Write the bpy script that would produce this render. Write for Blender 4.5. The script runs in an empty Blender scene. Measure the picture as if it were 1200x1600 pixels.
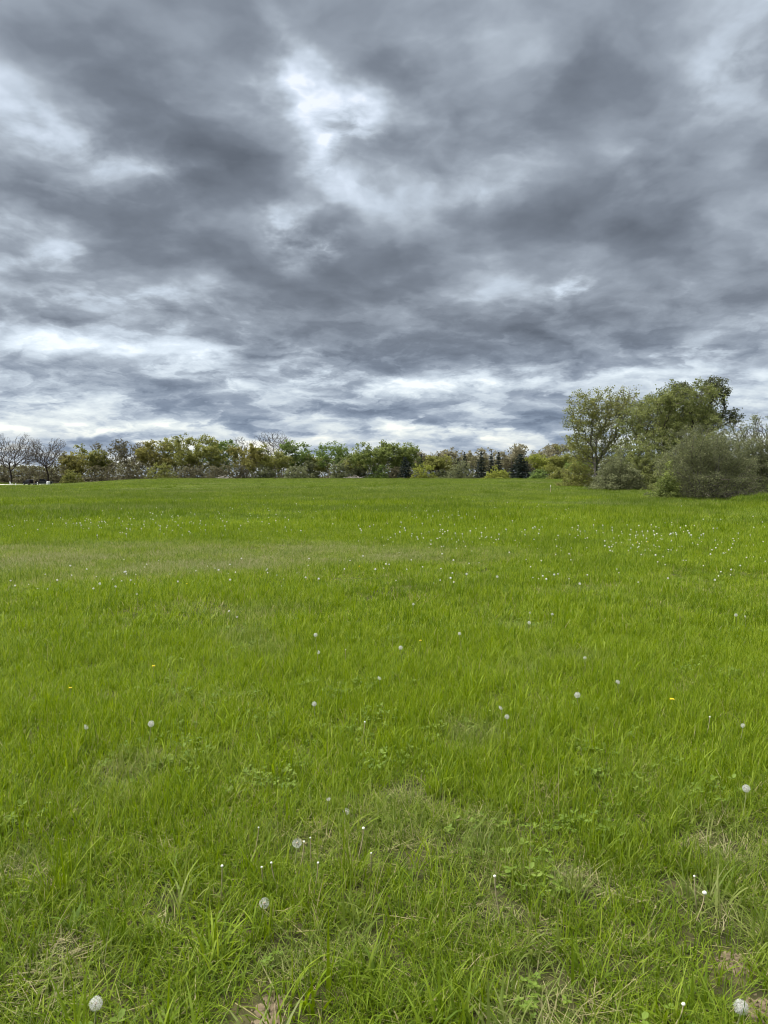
import bpy, math, random
import numpy as np

SC = bpy.context.scene
COL = SC.collection
R = math.radians

# ------------------------------------------------------------------ camera
EYE = 1.55
FPX = 1202.0            # focal length in pixels of the 1200 x 1600 photograph
PITCH = math.atan((800 - 744) / FPX)
cam_data = bpy.data.cameras.new('camera')
cam = bpy.data.objects.new('camera', cam_data)
COL.objects.link(cam)
cam_data.sensor_fit = 'VERTICAL'
cam_data.sensor_height = 36.0
cam_data.lens = 36.0 * FPX / 1600.0
cam_data.clip_start = 0.05
cam_data.clip_end = 6000
cam.location = (0, 0, EYE)
cam.rotation_euler = (math.pi / 2 - PITCH, 0, 0)
SC.camera = cam


def direction(px, py):
    """world direction of a point of the photograph"""
    v = np.array([(px - 600) / FPX, 1.0, (800 - py) / FPX])
    c, s = math.cos(-PITCH), math.sin(-PITCH)
    d = np.array([v[0], v[1] * c - v[2] * s, v[1] * s + v[2] * c])
    return d / np.linalg.norm(d)


# ------------------------------------------------------------------ exposure, world, sun
EXPO = 2.92
SC.view_settings.view_transform = 'Standard'
SC.view_settings.look = 'None'
SC.view_settings.gamma = 1.0
SC.view_settings.exposure = EXPO
SC.view_settings.use_curve_mapping = False
SUN_EL, SUN_AZ = R(62), R(-78)          # azimuth measured from +Y (view direction) towards +X
SC.cycles.max_bounces = 6
SC.cycles.diffuse_bounces = 2
SC.cycles.glossy_bounces = 2
SC.cycles.transmission_bounces = 4
SC.cycles.transparent_max_bounces = 8
SC.cycles.filter_width = 1.05
SC.cycles.caustics_reflective = False
SC.cycles.caustics_refractive = False


def srgb(r, g, b):
    f = lambda c: c / 12.92 if c <= 0.04045 else ((c + 0.055) / 1.055) ** 2.4
    return tuple(f(c / 255.0) for c in (r, g, b))


class NT:
    """small helper for node trees"""
    def __init__(self, tree):
        self.t = tree
        self.n = tree.nodes
        self.l = tree.links

    def new(self, kind, **kw):
        n = self.n.new(kind)
        for k, v in kw.items():
            setattr(n, k, v)
        return n

    def put(self, sock, v):
        if isinstance(v, bpy.types.NodeSocket):
            self.l.new(v, sock)
        elif v is not None:
            try:
                sock.default_value = v
            except Exception:
                sock.default_value = (v[0], v[1], v[2], 1.0)

    def math(self, op, a, b=None, c=None, clamp=False):
        n = self.new('ShaderNodeMath', operation=op, use_clamp=clamp)
        for i, v in enumerate((a, b, c)):
            if v is not None:
                self.put(n.inputs[i], v)
        return n.outputs[0]

    def vec(self, op, a, b=None, scale=None):
        n = self.new('ShaderNodeVectorMath', operation=op)
        self.put(n.inputs[0], a)
        if b is not None:
            self.put(n.inputs[1], b)
        if scale is not None:
            self.put(n.inputs['Scale'], scale)
        return n.outputs['Value'] if op in ('LENGTH', 'DOT_PRODUCT', 'DISTANCE') else n.outputs[0]

    def comb(self, x, y, z):
        n = self.new('ShaderNodeCombineXYZ')
        for i, v in enumerate((x, y, z)):
            self.put(n.inputs[i], v)
        return n.outputs[0]

    def noise(self, vec, scale, detail=2.0, rough=0.5, lac=2.0, dist=0.0, color=False):
        n = self.new('ShaderNodeTexNoise')
        n.noise_dimensions = '3D'
        if vec is not None:
            self.put(n.inputs['Vector'], vec)
        self.put(n.inputs['Scale'], scale)
        self.put(n.inputs['Detail'], detail)
        self.put(n.inputs['Roughness'], rough)
        self.put(n.inputs['Lacunarity'], lac)
        self.put(n.inputs['Distortion'], dist)
        return n.outputs['Color'] if color else n.outputs['Fac']

    def ramp(self, fac, stops, mode='LINEAR'):
        n = self.new('ShaderNodeValToRGB')
        cr = n.color_ramp
        cr.interpolation = mode
        while len(cr.elements) < len(stops):
            cr.elements.new(0.5)
        for e, (p, c) in zip(cr.elements, stops):
            e.position = p
            e.color = (c[0], c[1], c[2], 1.0)
        self.put(n.inputs['Fac'], fac)
        return n.outputs['Color']

    def mix(self, fac, a, b, blend='MIX'):
        n = self.new('ShaderNodeMix', data_type='RGBA', blend_type=blend)
        self.put(n.inputs['Factor'], fac)
        self.put(n.inputs[6], a)
        self.put(n.inputs[7], b)
        return n.outputs[2]

    def mapr(self, v, a, b, c=0.0, d=1.0, smooth=True):
        n = self.new('ShaderNodeMapRange')
        n.interpolation_type = 'SMOOTHSTEP' if smooth else 'LINEAR'
        for i, x in enumerate((v, a, b, c, d)):
            self.put(n.inputs[i], x)
        return n.outputs[0]


def build_world():
    w = bpy.data.worlds.new('World')
    SC.world = w
    w.use_nodes = True
    w.node_tree.nodes.clear()
    g = NT(w.node_tree)
    tc = g.new('ShaderNodeTexCoord')
    sep = g.new('ShaderNodeSeparateXYZ')
    g.l.new(tc.outputs['Generated'], sep.inputs[0])
    x, y, z = sep.outputs
    zc = g.math('ADD', g.math('MAXIMUM', z, 0.0), 0.26)
    P = g.comb(g.math('DIVIDE', x, zc), g.math('DIVIDE', y, zc), 0.0)
    # domain warp and the cloud deck seen from below
    wcol = g.noise(P, 2.0, 5.0, 0.55, color=True)
    warp = g.vec('SCALE', g.vec('SUBTRACT', wcol, (0.5, 0.5, 0.5)), scale=0.30)
    P2 = g.vec('ADD', P, warp)
    big = g.noise(P2, 1.1, 2.0, 0.45)
    n1 = g.noise(P2, 2.9, 7.0, 0.47)
    n1b = g.noise(g.vec('ADD', P2, (0.02, -0.085, 0.0)), 2.9, 5.0, 0.48)
    puff = g.math('ABSOLUTE', g.math('SUBTRACT', g.noise(P2, 3.9, 3.0, 0.45), 0.5))
    fine = g.noise(P2, 7.5, 5.0, 0.55)
    # azimuth / elevation of the view ray, gently warped, for the banks and breaks of this particular sky
    az = g.math('ARCTAN2', x, y)
    el = g.math('ARCSINE', z)
    wsep = g.new('ShaderNodeSeparateXYZ')
    g.l.new(g.vec('SUBTRACT', g.noise(P, 3.2, 5.0, 0.6, color=True), (0.5, 0.5, 0.5)), wsep.inputs[0])
    az2 = g.math('MULTIPLY_ADD', wsep.outputs[0], 0.30, az)
    el2 = g.math('MULTIPLY_ADD', wsep.outputs[1], g.math('MULTIPLY_ADD', el, 0.40, 0.006), el)
    Q = g.comb(az2, el2, 0.0)
    # (photo x, y, half width, half height, slope in degrees, strength)
    banks = [
        (190, 130, 300, 130, -28, -0.20), (330, 230, 190, 100, -35, -0.14),
        (650, 175, 170, 70, -8, -0.17), (900, 115, 170, 100, 30, -0.16),
        (60, 320, 240, 60, -6, -0.17), (330, 375, 260, 75, -14, -0.20),
        (640, 400, 330, 80, 3, -0.20), (1010, 300, 250, 150, 22, -0.20), (1150, 390, 200, 90, 0, -0.10),
        (480, 490, 330, 80, -8, -0.17), (760, 535, 480, 70, 0, -0.24), (1080, 500, 260, 70, 0, -0.14),
        (110, 505, 140, 34, -3, -0.24), (560, 560, 260, 34, -4, -0.18),
        (250, 605, 260, 30, -5, -0.15), (80, 590, 160, 26, 0, -0.13), (780, 655, 260, 22, 0, -0.16), (430, 640, 240, 22, 0, -0.10),
        (1000, 650, 240, 30, 0, -0.10), (600, 640, 200, 16, 0, -0.10),
        (1000, 20, 300, 60, 0, -0.05), (600, 30, 250, 60, 0, -0.04),
        (474, 150, 48, 130, 30, 0.34), (528, 222, 70, 100, 28, 0.34), (600, 270, 240, 110, -10, 0.10), (760, 290, 170, 80, -20, 0.12),
        (460, 370, 45, 75, 5, 0.26), (50, 205, 170, 70, -22, 0.26), (210, 250, 240, 55, -18, 0.18),
        (820, 165, 110, 70, 35, 0.22), (1180, 90, 110, 110, 0, 0.20), (680, 95, 130, 60, -10, 0.08),
        (50, 400, 190, 70, -18, 0.20), (240, 465, 200, 46, -4, 0.24), (850, 466, 38, 24, 0, 0.42), (820, 470, 150, 50, 0, 0.10),
        (200, 545, 330, 24, -7, 0.19), (60, 520, 200, 50, -12, 0.08), (425, 588, 190, 24, -8, 0.38), (570, 603, 160, 20, -3, 0.34), (60, 535, 140, 30, 0, 0.16),
        (770, 597, 230, 28, 0, 0.36), (990, 585, 240, 24, 0, 0.24), (1095, 550, 60, 16, 0, 0.26), (1160, 600, 120, 26, 0, 0.14),
        (655, 668, 170, 22, -3, 0.40), (130, 676, 230, 18, -6, 0.36), (20, 632, 140, 24, 0, 0.32), (860, 690, 220, 16, 0, 0.28),
        (400, 690, 300, 14, 0, 0.20), (1000, 232, 120, 50, 30, 0.08), (330, 520, 120, 30, 0, 0.16),
    ]
    tot = {True: 0.0, False: 0.0}
    for (bx, by, hw, hh, slope, amp) in banks:
        d = direction(bx, by)
        m = g.new('ShaderNodeMapping', vector_type='TEXTURE')
        g.put(m.inputs['Vector'], Q)
        a0, e0 = math.atan2(d[0], d[1]), math.asin(d[2])
        m.inputs['Location'].default_value = (a0, e0, 0)
        m.inputs['Rotation'].default_value = (0, 0, R(slope))
        m.inputs['Scale'].default_value = (hw * 1.25 / FPX, hh * 1.25 / FPX, 1)
        gr = g.new('ShaderNodeTexGradient', gradient_type='QUADRATIC_SPHERE')
        g.l.new(m.outputs[0], gr.inputs[0])
        tot[amp > 0] = g.math('MULTIPLY_ADD', gr.outputs['Fac'], amp * (1.25 if amp < 0 else 1.35), tot[amp > 0])
    low = g.mapr(el, 0.30, 0.03)
    # banks far off are seen from the side: puffs with flat undersides
    S = g.comb(g.math('MULTIPLY', az2, 7.0), g.math('MULTIPLY_ADD', el2, 26.0, g.math('MULTIPLY', wsep.outputs[2], 0.8)), 0.0)
    side = g.noise(S, 1.0, 6.0, 0.56)
    side_b = g.noise(g.vec('ADD', S, (0.0, 0.35, 0.0)), 1.0, 4.0, 0.5)
    v = g.math('MULTIPLY_ADD', g.math('SUBTRACT', n1, 0.5), g.math('MULTIPLY_ADD', low, -0.30, 0.70), 0.415)
    v = g.math('MULTIPLY_ADD', g.math('SUBTRACT', big, 0.5), 0.30, v)
    v = g.math('MULTIPLY_ADD', g.math('SUBTRACT', n1, n1b), 0.42, v)
    v = g.math('MULTIPLY_ADD', g.math('SUBTRACT', 0.10, puff), 0.55, v)
    sd = g.math('MULTIPLY_ADD', g.math('SUBTRACT', side, side_b), 0.7, g.math('MULTIPLY', g.math('SUBTRACT', side, 0.5), 0.75))
    v = g.math('MULTIPLY_ADD', sd, low, v)
    v = g.math('MULTIPLY_ADD', low, 0.18, v)
    # a lower broken layer with firmer edges
    lump = g.noise(P2, 4.6, 4.0, 0.5)
    v = g.math('ADD', v, g.mapr(lump, 0.40, 0.62, -0.05, 0.055))
    sl = g.mapr(g.noise(g.vec('MULTIPLY', S, (1.7, 1.5, 1.0)), 1.0, 4.0, 0.5), 0.44, 0.58, -0.07, 0.09)
    v = g.math('MULTIPLY_ADD', sl, low, v)
    # the breaks are ragged: holes torn by smaller cloud
    torn = g.mapr(g.math('MULTIPLY_ADD', g.math('SUBTRACT', fine, 0.5), 0.9, n1), 0.34, 0.66, 0.25, 1.15)
    v = g.math('ADD', v, g.math('MULTIPLY_ADD', tot[True], torn, tot[False]))
    k = 2.0 ** (-EXPO)
    sc = lambda c: tuple(q * k for q in srgb(*c))
    cool = g.ramp(v, [(0.0, sc((100, 108, 120))), (0.25, sc((124, 133, 146))), (0.45, sc((154, 164, 177))),
                      (0.65, sc((193, 204, 216))), (0.88, sc((224, 232, 240))), (1.0, sc((246, 249, 250)))])
    # thin places let the clear sky through
    sky = g.new('ShaderNodeTexSky', sky_type='NISHITA')
    sky.sun_disc = False
    sky.sun_elevation = SUN_EL
    sky.sun_rotation = SUN_AZ
    sky.air_density = 1.0
    sky.dust_density = 1.5
    thin = g.math('MULTIPLY', g.mapr(v, 0.50, 0.95), 0.12)
    low2 = g.mapr(el, 0.22, 0.01)
    # low over the horizon the deck is far off and takes the colour of the air
    warm = g.mix(g.math('MULTIPLY', g.mapr(v, 0.6, 0.95), low2), (1, 1, 1), (1.03, 1.0, 0.93))
    blue = g.mix(g.math('MULTIPLY', g.mapr(v, 0.75, 0.2), low2), (1, 1, 1), (0.95, 1.06, 1.20))
    cl = g.mix(1.0, g.mix(1.0, cool, warm, 'MULTIPLY'), blue, 'MULTIPLY')
    bg1 = g.new('ShaderNodeBackground')
    g.put(bg1.inputs[0], sky.outputs[0])
    bg1.inputs[1].default_value = 0.05
    bg2 = g.new('ShaderNodeBackground')
    g.put(bg2.inputs[0], cl)
    bg2.inputs[1].default_value = 1.0
    mx = g.new('ShaderNodeMixShader')
    g.put(mx.inputs[0], thin)
    g.l.new(bg2.outputs[0], mx.inputs[1])
    g.l.new(bg1.outputs[0], mx.inputs[2])
    out = g.new('ShaderNodeOutputWorld')
    g.l.new(mx.outputs[0], out.inputs[0])
    w.cycles.sampling_method = 'MANUAL'
    w.cycles.sample_map_resolution = 512


build_world()

sun_data = bpy.data.lights.new('sun', 'SUN')
sun_data.energy = 1.5
sun_data.angle = R(70)
sun_data.color = (1.0, 0.97, 0.92)
sun = bpy.data.objects.new('sun', sun_data)
COL.objects.link(sun)
_sd = np.array([math.sin(SUN_AZ) * math.cos(SUN_EL), math.cos(SUN_AZ) * math.cos(SUN_EL), math.sin(SUN_EL)])
sun.location = tuple(_sd * 50)
sun.rotation_euler = (math.pi / 2 - SUN_EL, 0, math.pi - SUN_AZ)


# ------------------------------------------------------------------ helpers
def sstep(a, b, v):
    t = np.clip((np.asarray(v, float) - a) / (b - a), 0, 1)
    return t * t * (3 - 2 * t)


_LAT = np.random.default_rng(7).random((256, 256))


def vnoise(x, y):
    x = np.asarray(x, float)
    y = np.asarray(y, float)
    xi, yi = np.floor(x).astype(int), np.floor(y).astype(int)
    fx, fy = x - xi, y - yi
    fx, fy = fx * fx * (3 - 2 * fx), fy * fy * (3 - 2 * fy)
    g = lambda i, j: _LAT[i % 256, j % 256]
    return (g(xi, yi) * (1 - fx) + g(xi + 1, yi) * fx) * (1 - fy) + (g(xi, yi + 1) * (1 - fx) + g(xi + 1, yi + 1) * fx) * fy


def fbm(x, y, o=3):
    s, a, t = 0, 1.0, 0
    for k in range(o):
        s = s + a * vnoise(np.asarray(x) * 2 ** k + 17.3 * k, np.asarray(y) * 2 ** k + 5.1 * k)
        t += a
        a *= 0.5
    return s / t


def terrain(x, y):
    """height of the field: nearly level, a faint crest before the trees, falling off towards the gravel lot"""
    x = np.asarray(x, float)
    y = np.asarray(y, float)
    r = np.hypot(x, y)
    far = sstep(60, 205, y)
    a = x / np.maximum(y, 20)
    L = sstep(-0.27, -0.45, a) * far
    z = 0.55 * far * (1 - L) - 1.25 * L
    z = z - 0.004 * np.maximum(y - 235, 0)
    z = z + (fbm(x / 9.0 + 40, y / 9.0 + 11, 2) - 0.5) * 0.22 * sstep(9, 45, r) * (1 - 0.6 * sstep(120, 220, r))
    z = z + (fbm(x / 2.1 + 3, y / 2.1 + 31, 2) - 0.5) * 0.05
    # grassy hump in front of the big bush
    z = z + 0.55 * np.exp(-(((x - 22.5) / 3.2) ** 2 + ((y - 41.5) / 1.6) ** 2))
    return z


def ground_point(px, py):
    """where the line of sight of a photograph point meets the field"""
    d = direction(px, py)
    t = EYE / max(-d[2], 1e-4)
    for _ in range(12):
        p = d * t
        t = t - (EYE + p[2] - float(terrain(p[0], p[1]))) / d[2] * 0.8
        t = min(max(t, 0.5), 900)
    p = d * t
    return float(p[0]), float(p[1])


def xz(px, py, d):
    """x offset and height above datum of a photograph point that stands d metres off"""
    v = direction(px, py)
    return v[0] / v[1] * d, EYE + v[2] / v[1] * d


def mesh_obj(name, verts, faces, mats, parent=None, loc=(0, 0, 0), smooth=False, attrs=None, mat_idx=None):
    me = bpy.data.meshes.new(name)
    verts = np.asarray(verts, np.float32)
    if isinstance(faces, np.ndarray):
        n, k = faces.shape
        me.vertices.add(len(verts))
        me.vertices.foreach_set('co', verts.ravel())
        me.loops.add(n * k)
        me.loops.foreach_set('vertex_index', faces.astype(np.int32).ravel())
        me.polygons.add(n)
        me.polygons.foreach_set('loop_start', np.arange(0, n * k, k, dtype=np.int32))
        me.update(calc_edges=True)
    else:
        me.from_pydata([tuple(v) for v in verts], [], faces)
        me.update()
    for m in (mats if isinstance(mats, (list, tuple)) else [mats]):
        me.materials.append(m)
    if mat_idx is not None:
        me.polygons.foreach_set('material_index', np.asarray(mat_idx, np.int32))
    me.polygons.foreach_set('use_smooth', np.full(len(me.polygons), smooth))
    if attrs:
        for k, v in attrs.items():
            at = me.attributes.new(k, 'FLOAT', 'POINT')
            at.data.foreach_set('value', np.asarray(v, np.float32))
    o = bpy.data.objects.new(name, me)
    COL.objects.link(o)
    o.parent = parent
    o.location = loc
    return o


def thing(name, label, cat, loc=(0, 0, 0), rotz=0.0, group=None):
    o = bpy.data.objects.new(name, None)
    o.empty_display_size = 0.2
    COL.objects.link(o)
    o.location = loc
    o.rotation_euler = (0, 0, rotz)
    tag(o, label, cat, group)
    return o


def tag(o, label=None, cat=None, group=None, kind=None):
    for k, v in (('label', label), ('category', cat), ('group', group), ('kind', kind)):
        if v:
            o[k] = v
    return o


class MB:
    """collects boxes, tubes and loose faces into one mesh"""
    def __init__(self):
        self.v, self.f = [], []

    def add(self, v, f):
        o = len(self.v)
        self.v += [tuple(p) for p in v]
        self.f += [tuple(i + o for i in q) for q in f]
        return self

    def box(self, c, s, taper=1.0, top=(0, 0)):
        cx, cy, cz = c
        a, b, h = s[0] / 2, s[1] / 2, s[2] / 2
        v = [(cx + i * a, cy + j * b, cz - h) for i, j in ((-1, -1), (1, -1), (1, 1), (-1, 1))]
        v += [(cx + i * a * taper + top[0], cy + j * b * taper + top[1], cz + h) for i, j in ((-1, -1), (1, -1), (1, 1), (-1, 1))]
        return self.add(v, [(3, 2, 1, 0), (4, 5, 6, 7), (0, 1, 5, 4), (1, 2, 6, 5), (2, 3, 7, 6), (3, 0, 4, 7)])

    def tube(self, pts, rad, n=6, cap=True):
        pts = [np.asarray(p, float) for p in pts]
        rad = rad if isinstance(rad, (list, tuple)) else [rad] * len(pts)
        v, f = [], []
        for i, p in enumerate(pts):
            t = pts[min(i + 1, len(pts) - 1)] - pts[max(i - 1, 0)]
            t /= np.linalg.norm(t) + 1e-9
            u = np.cross(t, (0.0, 0, 1) if abs(t[2]) < 0.9 else (1.0, 0, 0))
            u /= np.linalg.norm(u)
            w = np.cross(t, u)
            for k in range(n):
                a = 2 * math.pi * k / n
                v.append(p + rad[i] * (math.cos(a) * u + math.sin(a) * w))
        for i in range(len(pts) - 1):
            for k in range(n):
                f.append((i * n + k, i * n + (k + 1) % n, (i + 1) * n + (k + 1) % n, (i + 1) * n + k))
        if cap:
            f.append(tuple(range(n))[::-1])
            f.append(tuple((len(pts) - 1) * n + k for k in range(n)))
        return self.add(v, f)

    def prism(self, outline, x0, x1):
        """outline in (y, z), extruded along x"""
        n = len(outline)
        v = [(x0, p[0], p[1]) for p in outline] + [(x1, p[0], p[1]) for p in outline]
        f = [tuple(range(n)), tuple(range(2 * n - 1, n - 1, -1))]
        f += [(i + n, (i + 1) % n + n, (i + 1) % n, i) for i in range(n)]
        return self.add(v, f)

    def build(self, name, mat, parent=None, loc=(0, 0, 0), smooth=False):
        return mesh_obj(name, self.v, self.f, mat, parent, loc, smooth)


# ------------------------------------------------------------------ materials
def material(name):
    m = bpy.data.materials.new(name)
    m.use_nodes = True
    m.node_tree.nodes.clear()
    return m, NT(m.node_tree)


def finish(g, shader, disp=None):
    o = g.new('ShaderNodeOutputMaterial')
    g.l.new(shader, o.inputs['Surface'])


def leafy(g, col, trans_col, fac=0.35, rough=0.55, spec=0.25):
    p = g.new('ShaderNodeBsdfPrincipled')
    g.put(p.inputs['Base Color'], col)
    p.inputs['Roughness'].default_value = rough
    p.inputs['Specular IOR Level'].default_value = spec
    t = g.new('ShaderNodeBsdfTranslucent')
    g.put(t.inputs['Color'], trans_col)
    mx = g.new('ShaderNodeMixShader')
    mx.inputs[0].default_value = fac
    g.l.new(p.outputs[0], mx.inputs[1])
    g.l.new(t.outputs[0], mx.inputs[2])
    return mx.outputs[0]


def attr(g, name, kind='GEOMETRY'):
    n = g.new('ShaderNodeAttribute', attribute_type=kind, attribute_name=name)
    return n.outputs['Fac']


def grass_material():
    m, g = material('grass_blades')
    tint = attr(g, 'tint')
    dry = attr(g, 'dry', 'INSTANCER')
    lush_shade = attr(g, 'lush_shade', 'INSTANCER')
    fresh = g.ramp(tint, [(0.0, (0.060, 0.108, 0.004)), (0.30, (0.112, 0.174, 0.004)), (0.65, (0.166, 0.234, 0.007)),
                          (0.90, (0.242, 0.295, 0.030)), (0.93, (0.24, 0.235, 0.085)), (1.0, (0.31, 0.275, 0.13))])
    deep = g.ramp(tint, [(0.0, (0.047, 0.082, 0.007)), (0.5, (0.087, 0.138, 0.010)), (0.88, (0.142, 0.198, 0.022)),
                         (0.92, (0.20, 0.185, 0.08)), (1.0, (0.29, 0.255, 0.13))])
    straw = g.ramp(tint, [(0.0, (0.085, 0.125, 0.025)), (0.4, (0.130, 0.165, 0.042)), (0.7, (0.180, 0.192, 0.080)), (0.92, (0.240, 0.235, 0.13)), (1.0, (0.32, 0.295, 0.175))])
    c = g.mix(lush_shade, deep, fresh)
    c = g.mix(dry, c, straw)
    hsv = g.new('ShaderNodeHueSaturation')
    g.put(hsv.inputs['Color'], c)
    hsv.inputs['Value'].default_value = 1.35
    hsv.inputs['Saturation'].default_value = 1.06
    finish(g, leafy(g, c, hsv.outputs[0], 0.36, 0.5, 0.10))
    return m


def simple_leaf(name, stops, fac=0.35):
    m, g = material(name)
    c = g.ramp(attr(g, 'tint'), stops)
    finish(g, leafy(g, c, c, fac, 0.6, 0.15))
    return m


def bark(name, a, b, scale=3.0):
    m, g = material(name)
    geo = g.new('ShaderNodeNewGeometry')
    n = g.noise(g.vec('MULTIPLY', geo.outputs['Position'], (1, 1, 0.3)), scale, 4, 0.6)
    c = g.mix(g.mapr(n, 0.3, 0.7), a, b)
    p = g.new('ShaderNodeBsdfPrincipled')
    g.put(p.inputs['Base Color'], c)
    p.inputs['Roughness'].default_value = 0.9
    p.inputs['Specular IOR Level'].default_value = 0.1
    finish(g, p.outputs[0])
    return m


def plain(name, col, rough=0.5, spec=0.3, metal=0.0, vary=0.12, scale=6.0, coat=0.0):
    m, g = material(name)
    geo = g.new('ShaderNodeNewGeometry')
    n = g.noise(geo.outputs['Position'], scale, 3, 0.6)
    lo = tuple(q * (1 - vary) for q in col)
    hi = tuple(min(1, q * (1 + vary)) for q in col)
    p = g.new('ShaderNodeBsdfPrincipled')
    g.put(p.inputs['Base Color'], g.mix(n, lo, hi))
    p.inputs['Roughness'].default_value = rough
    p.inputs['Specular IOR Level'].default_value = spec
    p.inputs['Metallic'].default_value = metal
    p.inputs['Coat Weight'].default_value = coat
    finish(g, p.outputs[0])
    return m


def ground_material():
    m, g = material('field_soil')
    geo = g.new('ShaderNodeNewGeometry')
    P = geo.outputs['Position']
    n = g.noise(P, 9.0, 5, 0.65)
    n2 = g.noise(P, 0.35, 4, 0.6)
    thatch = g.ramp(n, [(0.25, (0.018, 0.020, 0.007)), (0.5, (0.040, 0.040, 0.015)), (0.75, (0.09, 0.078, 0.036))])
    green = g.ramp(n2, [(0.3, (0.050, 0.100, 0.016)), (0.7, (0.085, 0.150, 0.018))])
    dist = g.vec('LENGTH', P)
    c = g.mix(g.mapr(dist, 14.0, 70.0, 0.0, 0.9), thatch, green)
    c = g.mix(g.mapr(dist, 283.0, 296.0), c, (0.045, 0.038, 0.022))
    p = g.new('ShaderNodeBsdfPrincipled')
    g.put(p.inputs['Base Color'], c)
    p.inputs['Roughness'].default_value = 0.95
    p.inputs['Specular IOR Level'].default_value = 0.1
    b = g.new('ShaderNodeBump')
    b.inputs['Strength'].default_value = 0.6
    b.inputs['Distance'].default_value = 0.02
    g.put(b.inputs['Height'], n)
    g.l.new(b.outputs[0], p.inputs['Normal'])
    finish(g, p.outputs[0])
    return m


def soil_material(name, a, b, scale):
    m, g = material(name)
    geo = g.new('ShaderNodeNewGeometry')
    P = geo.outputs['Position']
    n = g.noise(P, scale, 6, 0.65)
    p = g.new('ShaderNodeBsdfPrincipled')
    g.put(p.inputs['Base Color'], g.mix(g.mapr(n, 0.3, 0.7), a, b))
    p.inputs['Roughness'].default_value = 0.95
    p.inputs['Specular IOR Level'].default_value = 0.1
    bp = g.new('ShaderNodeBump')
    bp.inputs['Strength'].default_value = 0.8
    bp.inputs['Distance'].default_value = 0.01
    g.put(bp.inputs['Height'], n)
    g.l.new(bp.outputs[0], p.inputs['Normal'])
    finish(g, p.outputs[0])
    return m


M = {}
M['grass'] = grass_material()
M['ground'] = ground_material()
M['soil'] = soil_material('bare_soil', (0.070, 0.054, 0.033), (0.185, 0.146, 0.092), 34.0)
M['gravel'] = soil_material('pale_gravel', (0.50, 0.48, 0.42), (0.68, 0.66, 0.60), 2.0)
M['weed'] = simple_leaf('broad_leaves', [(0.0, (0.06, 0.11, 0.015)), (0.6, (0.11, 0.17, 0.02)), (1.0, (0.16, 0.22, 0.035))], 0.3)

# ------------------------------------------------------------------ ground
def build_ground():
    rs = np.concatenate([[0.0], np.geomspace(0.6, 3500, 190)])
    na = 260
    an = np.linspace(0, 2 * math.pi, na, endpoint=False)
    rr, aa = np.meshgrid(rs[1:], an, indexing='ij')
    X, Y = rr * np.sin(aa), rr * np.cos(aa)
    Z = terrain(X, Y)
    Z = np.where(rr > 400, np.minimum(Z, 0) * 0 - 1.0, Z)
    v = np.concatenate([[[0, 0, float(terrain(0, 0))]], np.stack([X, Y, Z], -1).reshape(-1, 3)])
    f = []
    n = len(rs) - 1
    i, j = np.meshgrid(np.arange(n - 1), np.arange(na), indexing='ij')
    j2 = (j + 1) % na
    q = np.stack([1 + i * na + j, 1 + (i + 1) * na + j, 1 + (i + 1) * na + j2, 1 + i * na + j2], -1).reshape(-1, 4)[:, ::-1]
    faces = [tuple(int(t) for t in r) for r in q] + [(0, 1 + k, 1 + (k + 1) % na) for k in range(na)]
    faces = [fc if len(fc) == 4 else (fc[0], fc[2], fc[1]) for fc in faces]
    o = mesh_obj('ground', v, faces, M['ground'], smooth=True)
    tag(o, kind='structure')
    return o


build_ground()

# bare patches of soil: photograph point of the centre, half sizes in metres
BARE = []
for px, py, a, b in ((418, 1590, 0.055, 0.14), (1150, 1508, 0.065, 0.065), (1194, 1585, 0.06, 0.10)):
    gx, gy = ground_point(px, py)
    BARE.append((gx, gy, a, b))


def build_soil():
    rng = np.random.default_rng(5)
    for gx, gy, a, b in BARE:
        n, na = 9, 28
        v, f = [], []
        for i in range(n + 1):
            t = i / n
            for k in range(na):
                an = 2 * math.pi * k / na
                w = 1.35 * (1 + 0.9 * (vnoise(3 * math.cos(an) + gx * 9 + 20, 3 * math.sin(an) + gy * 9 + 20) - 0.5))
                x, y = gx + a * w * t * math.cos(an), gy + b * w * t * math.sin(an)
                z = float(terrain(x, y)) + 0.006 * (1 - t * t) - 0.006 * t
                z += (float(fbm(x * 45 + 90, y * 45 + 90, 3)) - 0.5) * 0.014 * (1 - t ** 3)
                v.append((x, y, z))
        for i in range(n):
            for k in range(na):
                k2 = (k + 1) % na
                if i == 0:
                    f.append((k, na + k, na + k2))
                else:
                    f.append((i * na + k, (i + 1) * na + k, (i + 1) * na + k2, i * na + k2))
        mb = MB().add(v, f)
        for _ in range(26):            # crumbs of earth lying in the patch
            t, an = math.sqrt(rng.random()) * 0.95, rng.random() * 6.283
            x, y = gx + a * t * math.cos(an), gy + b * t * math.sin(an)
            s = rng.uniform(0.003, 0.009)
            z = float(terrain(x, y)) + 0.007 * (1 - t * t) + s * 0.2
            pts = [(x + s * math.cos(q) * rng.uniform(0.7, 1.2), y + s * math.sin(q) * rng.uniform(0.7, 1.2), z - s * 0.5) for q in np.linspace(0, 6.283, 6)[:-1]]
            pts += [((p[0] - x) * 0.6 + x, (p[1] - y) * 0.6 + y, z + s * rng.uniform(0.4, 0.8)) for p in pts]
            mb.add(pts, [(k, (k + 1) % 5, 5 + (k + 1) % 5, 5 + k) for k in range(5)] + [(5, 6, 7, 8, 9)])
        o = mb.build('bare_soil', M['soil'])
        tag(o, kind='structure')


build_soil()

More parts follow.
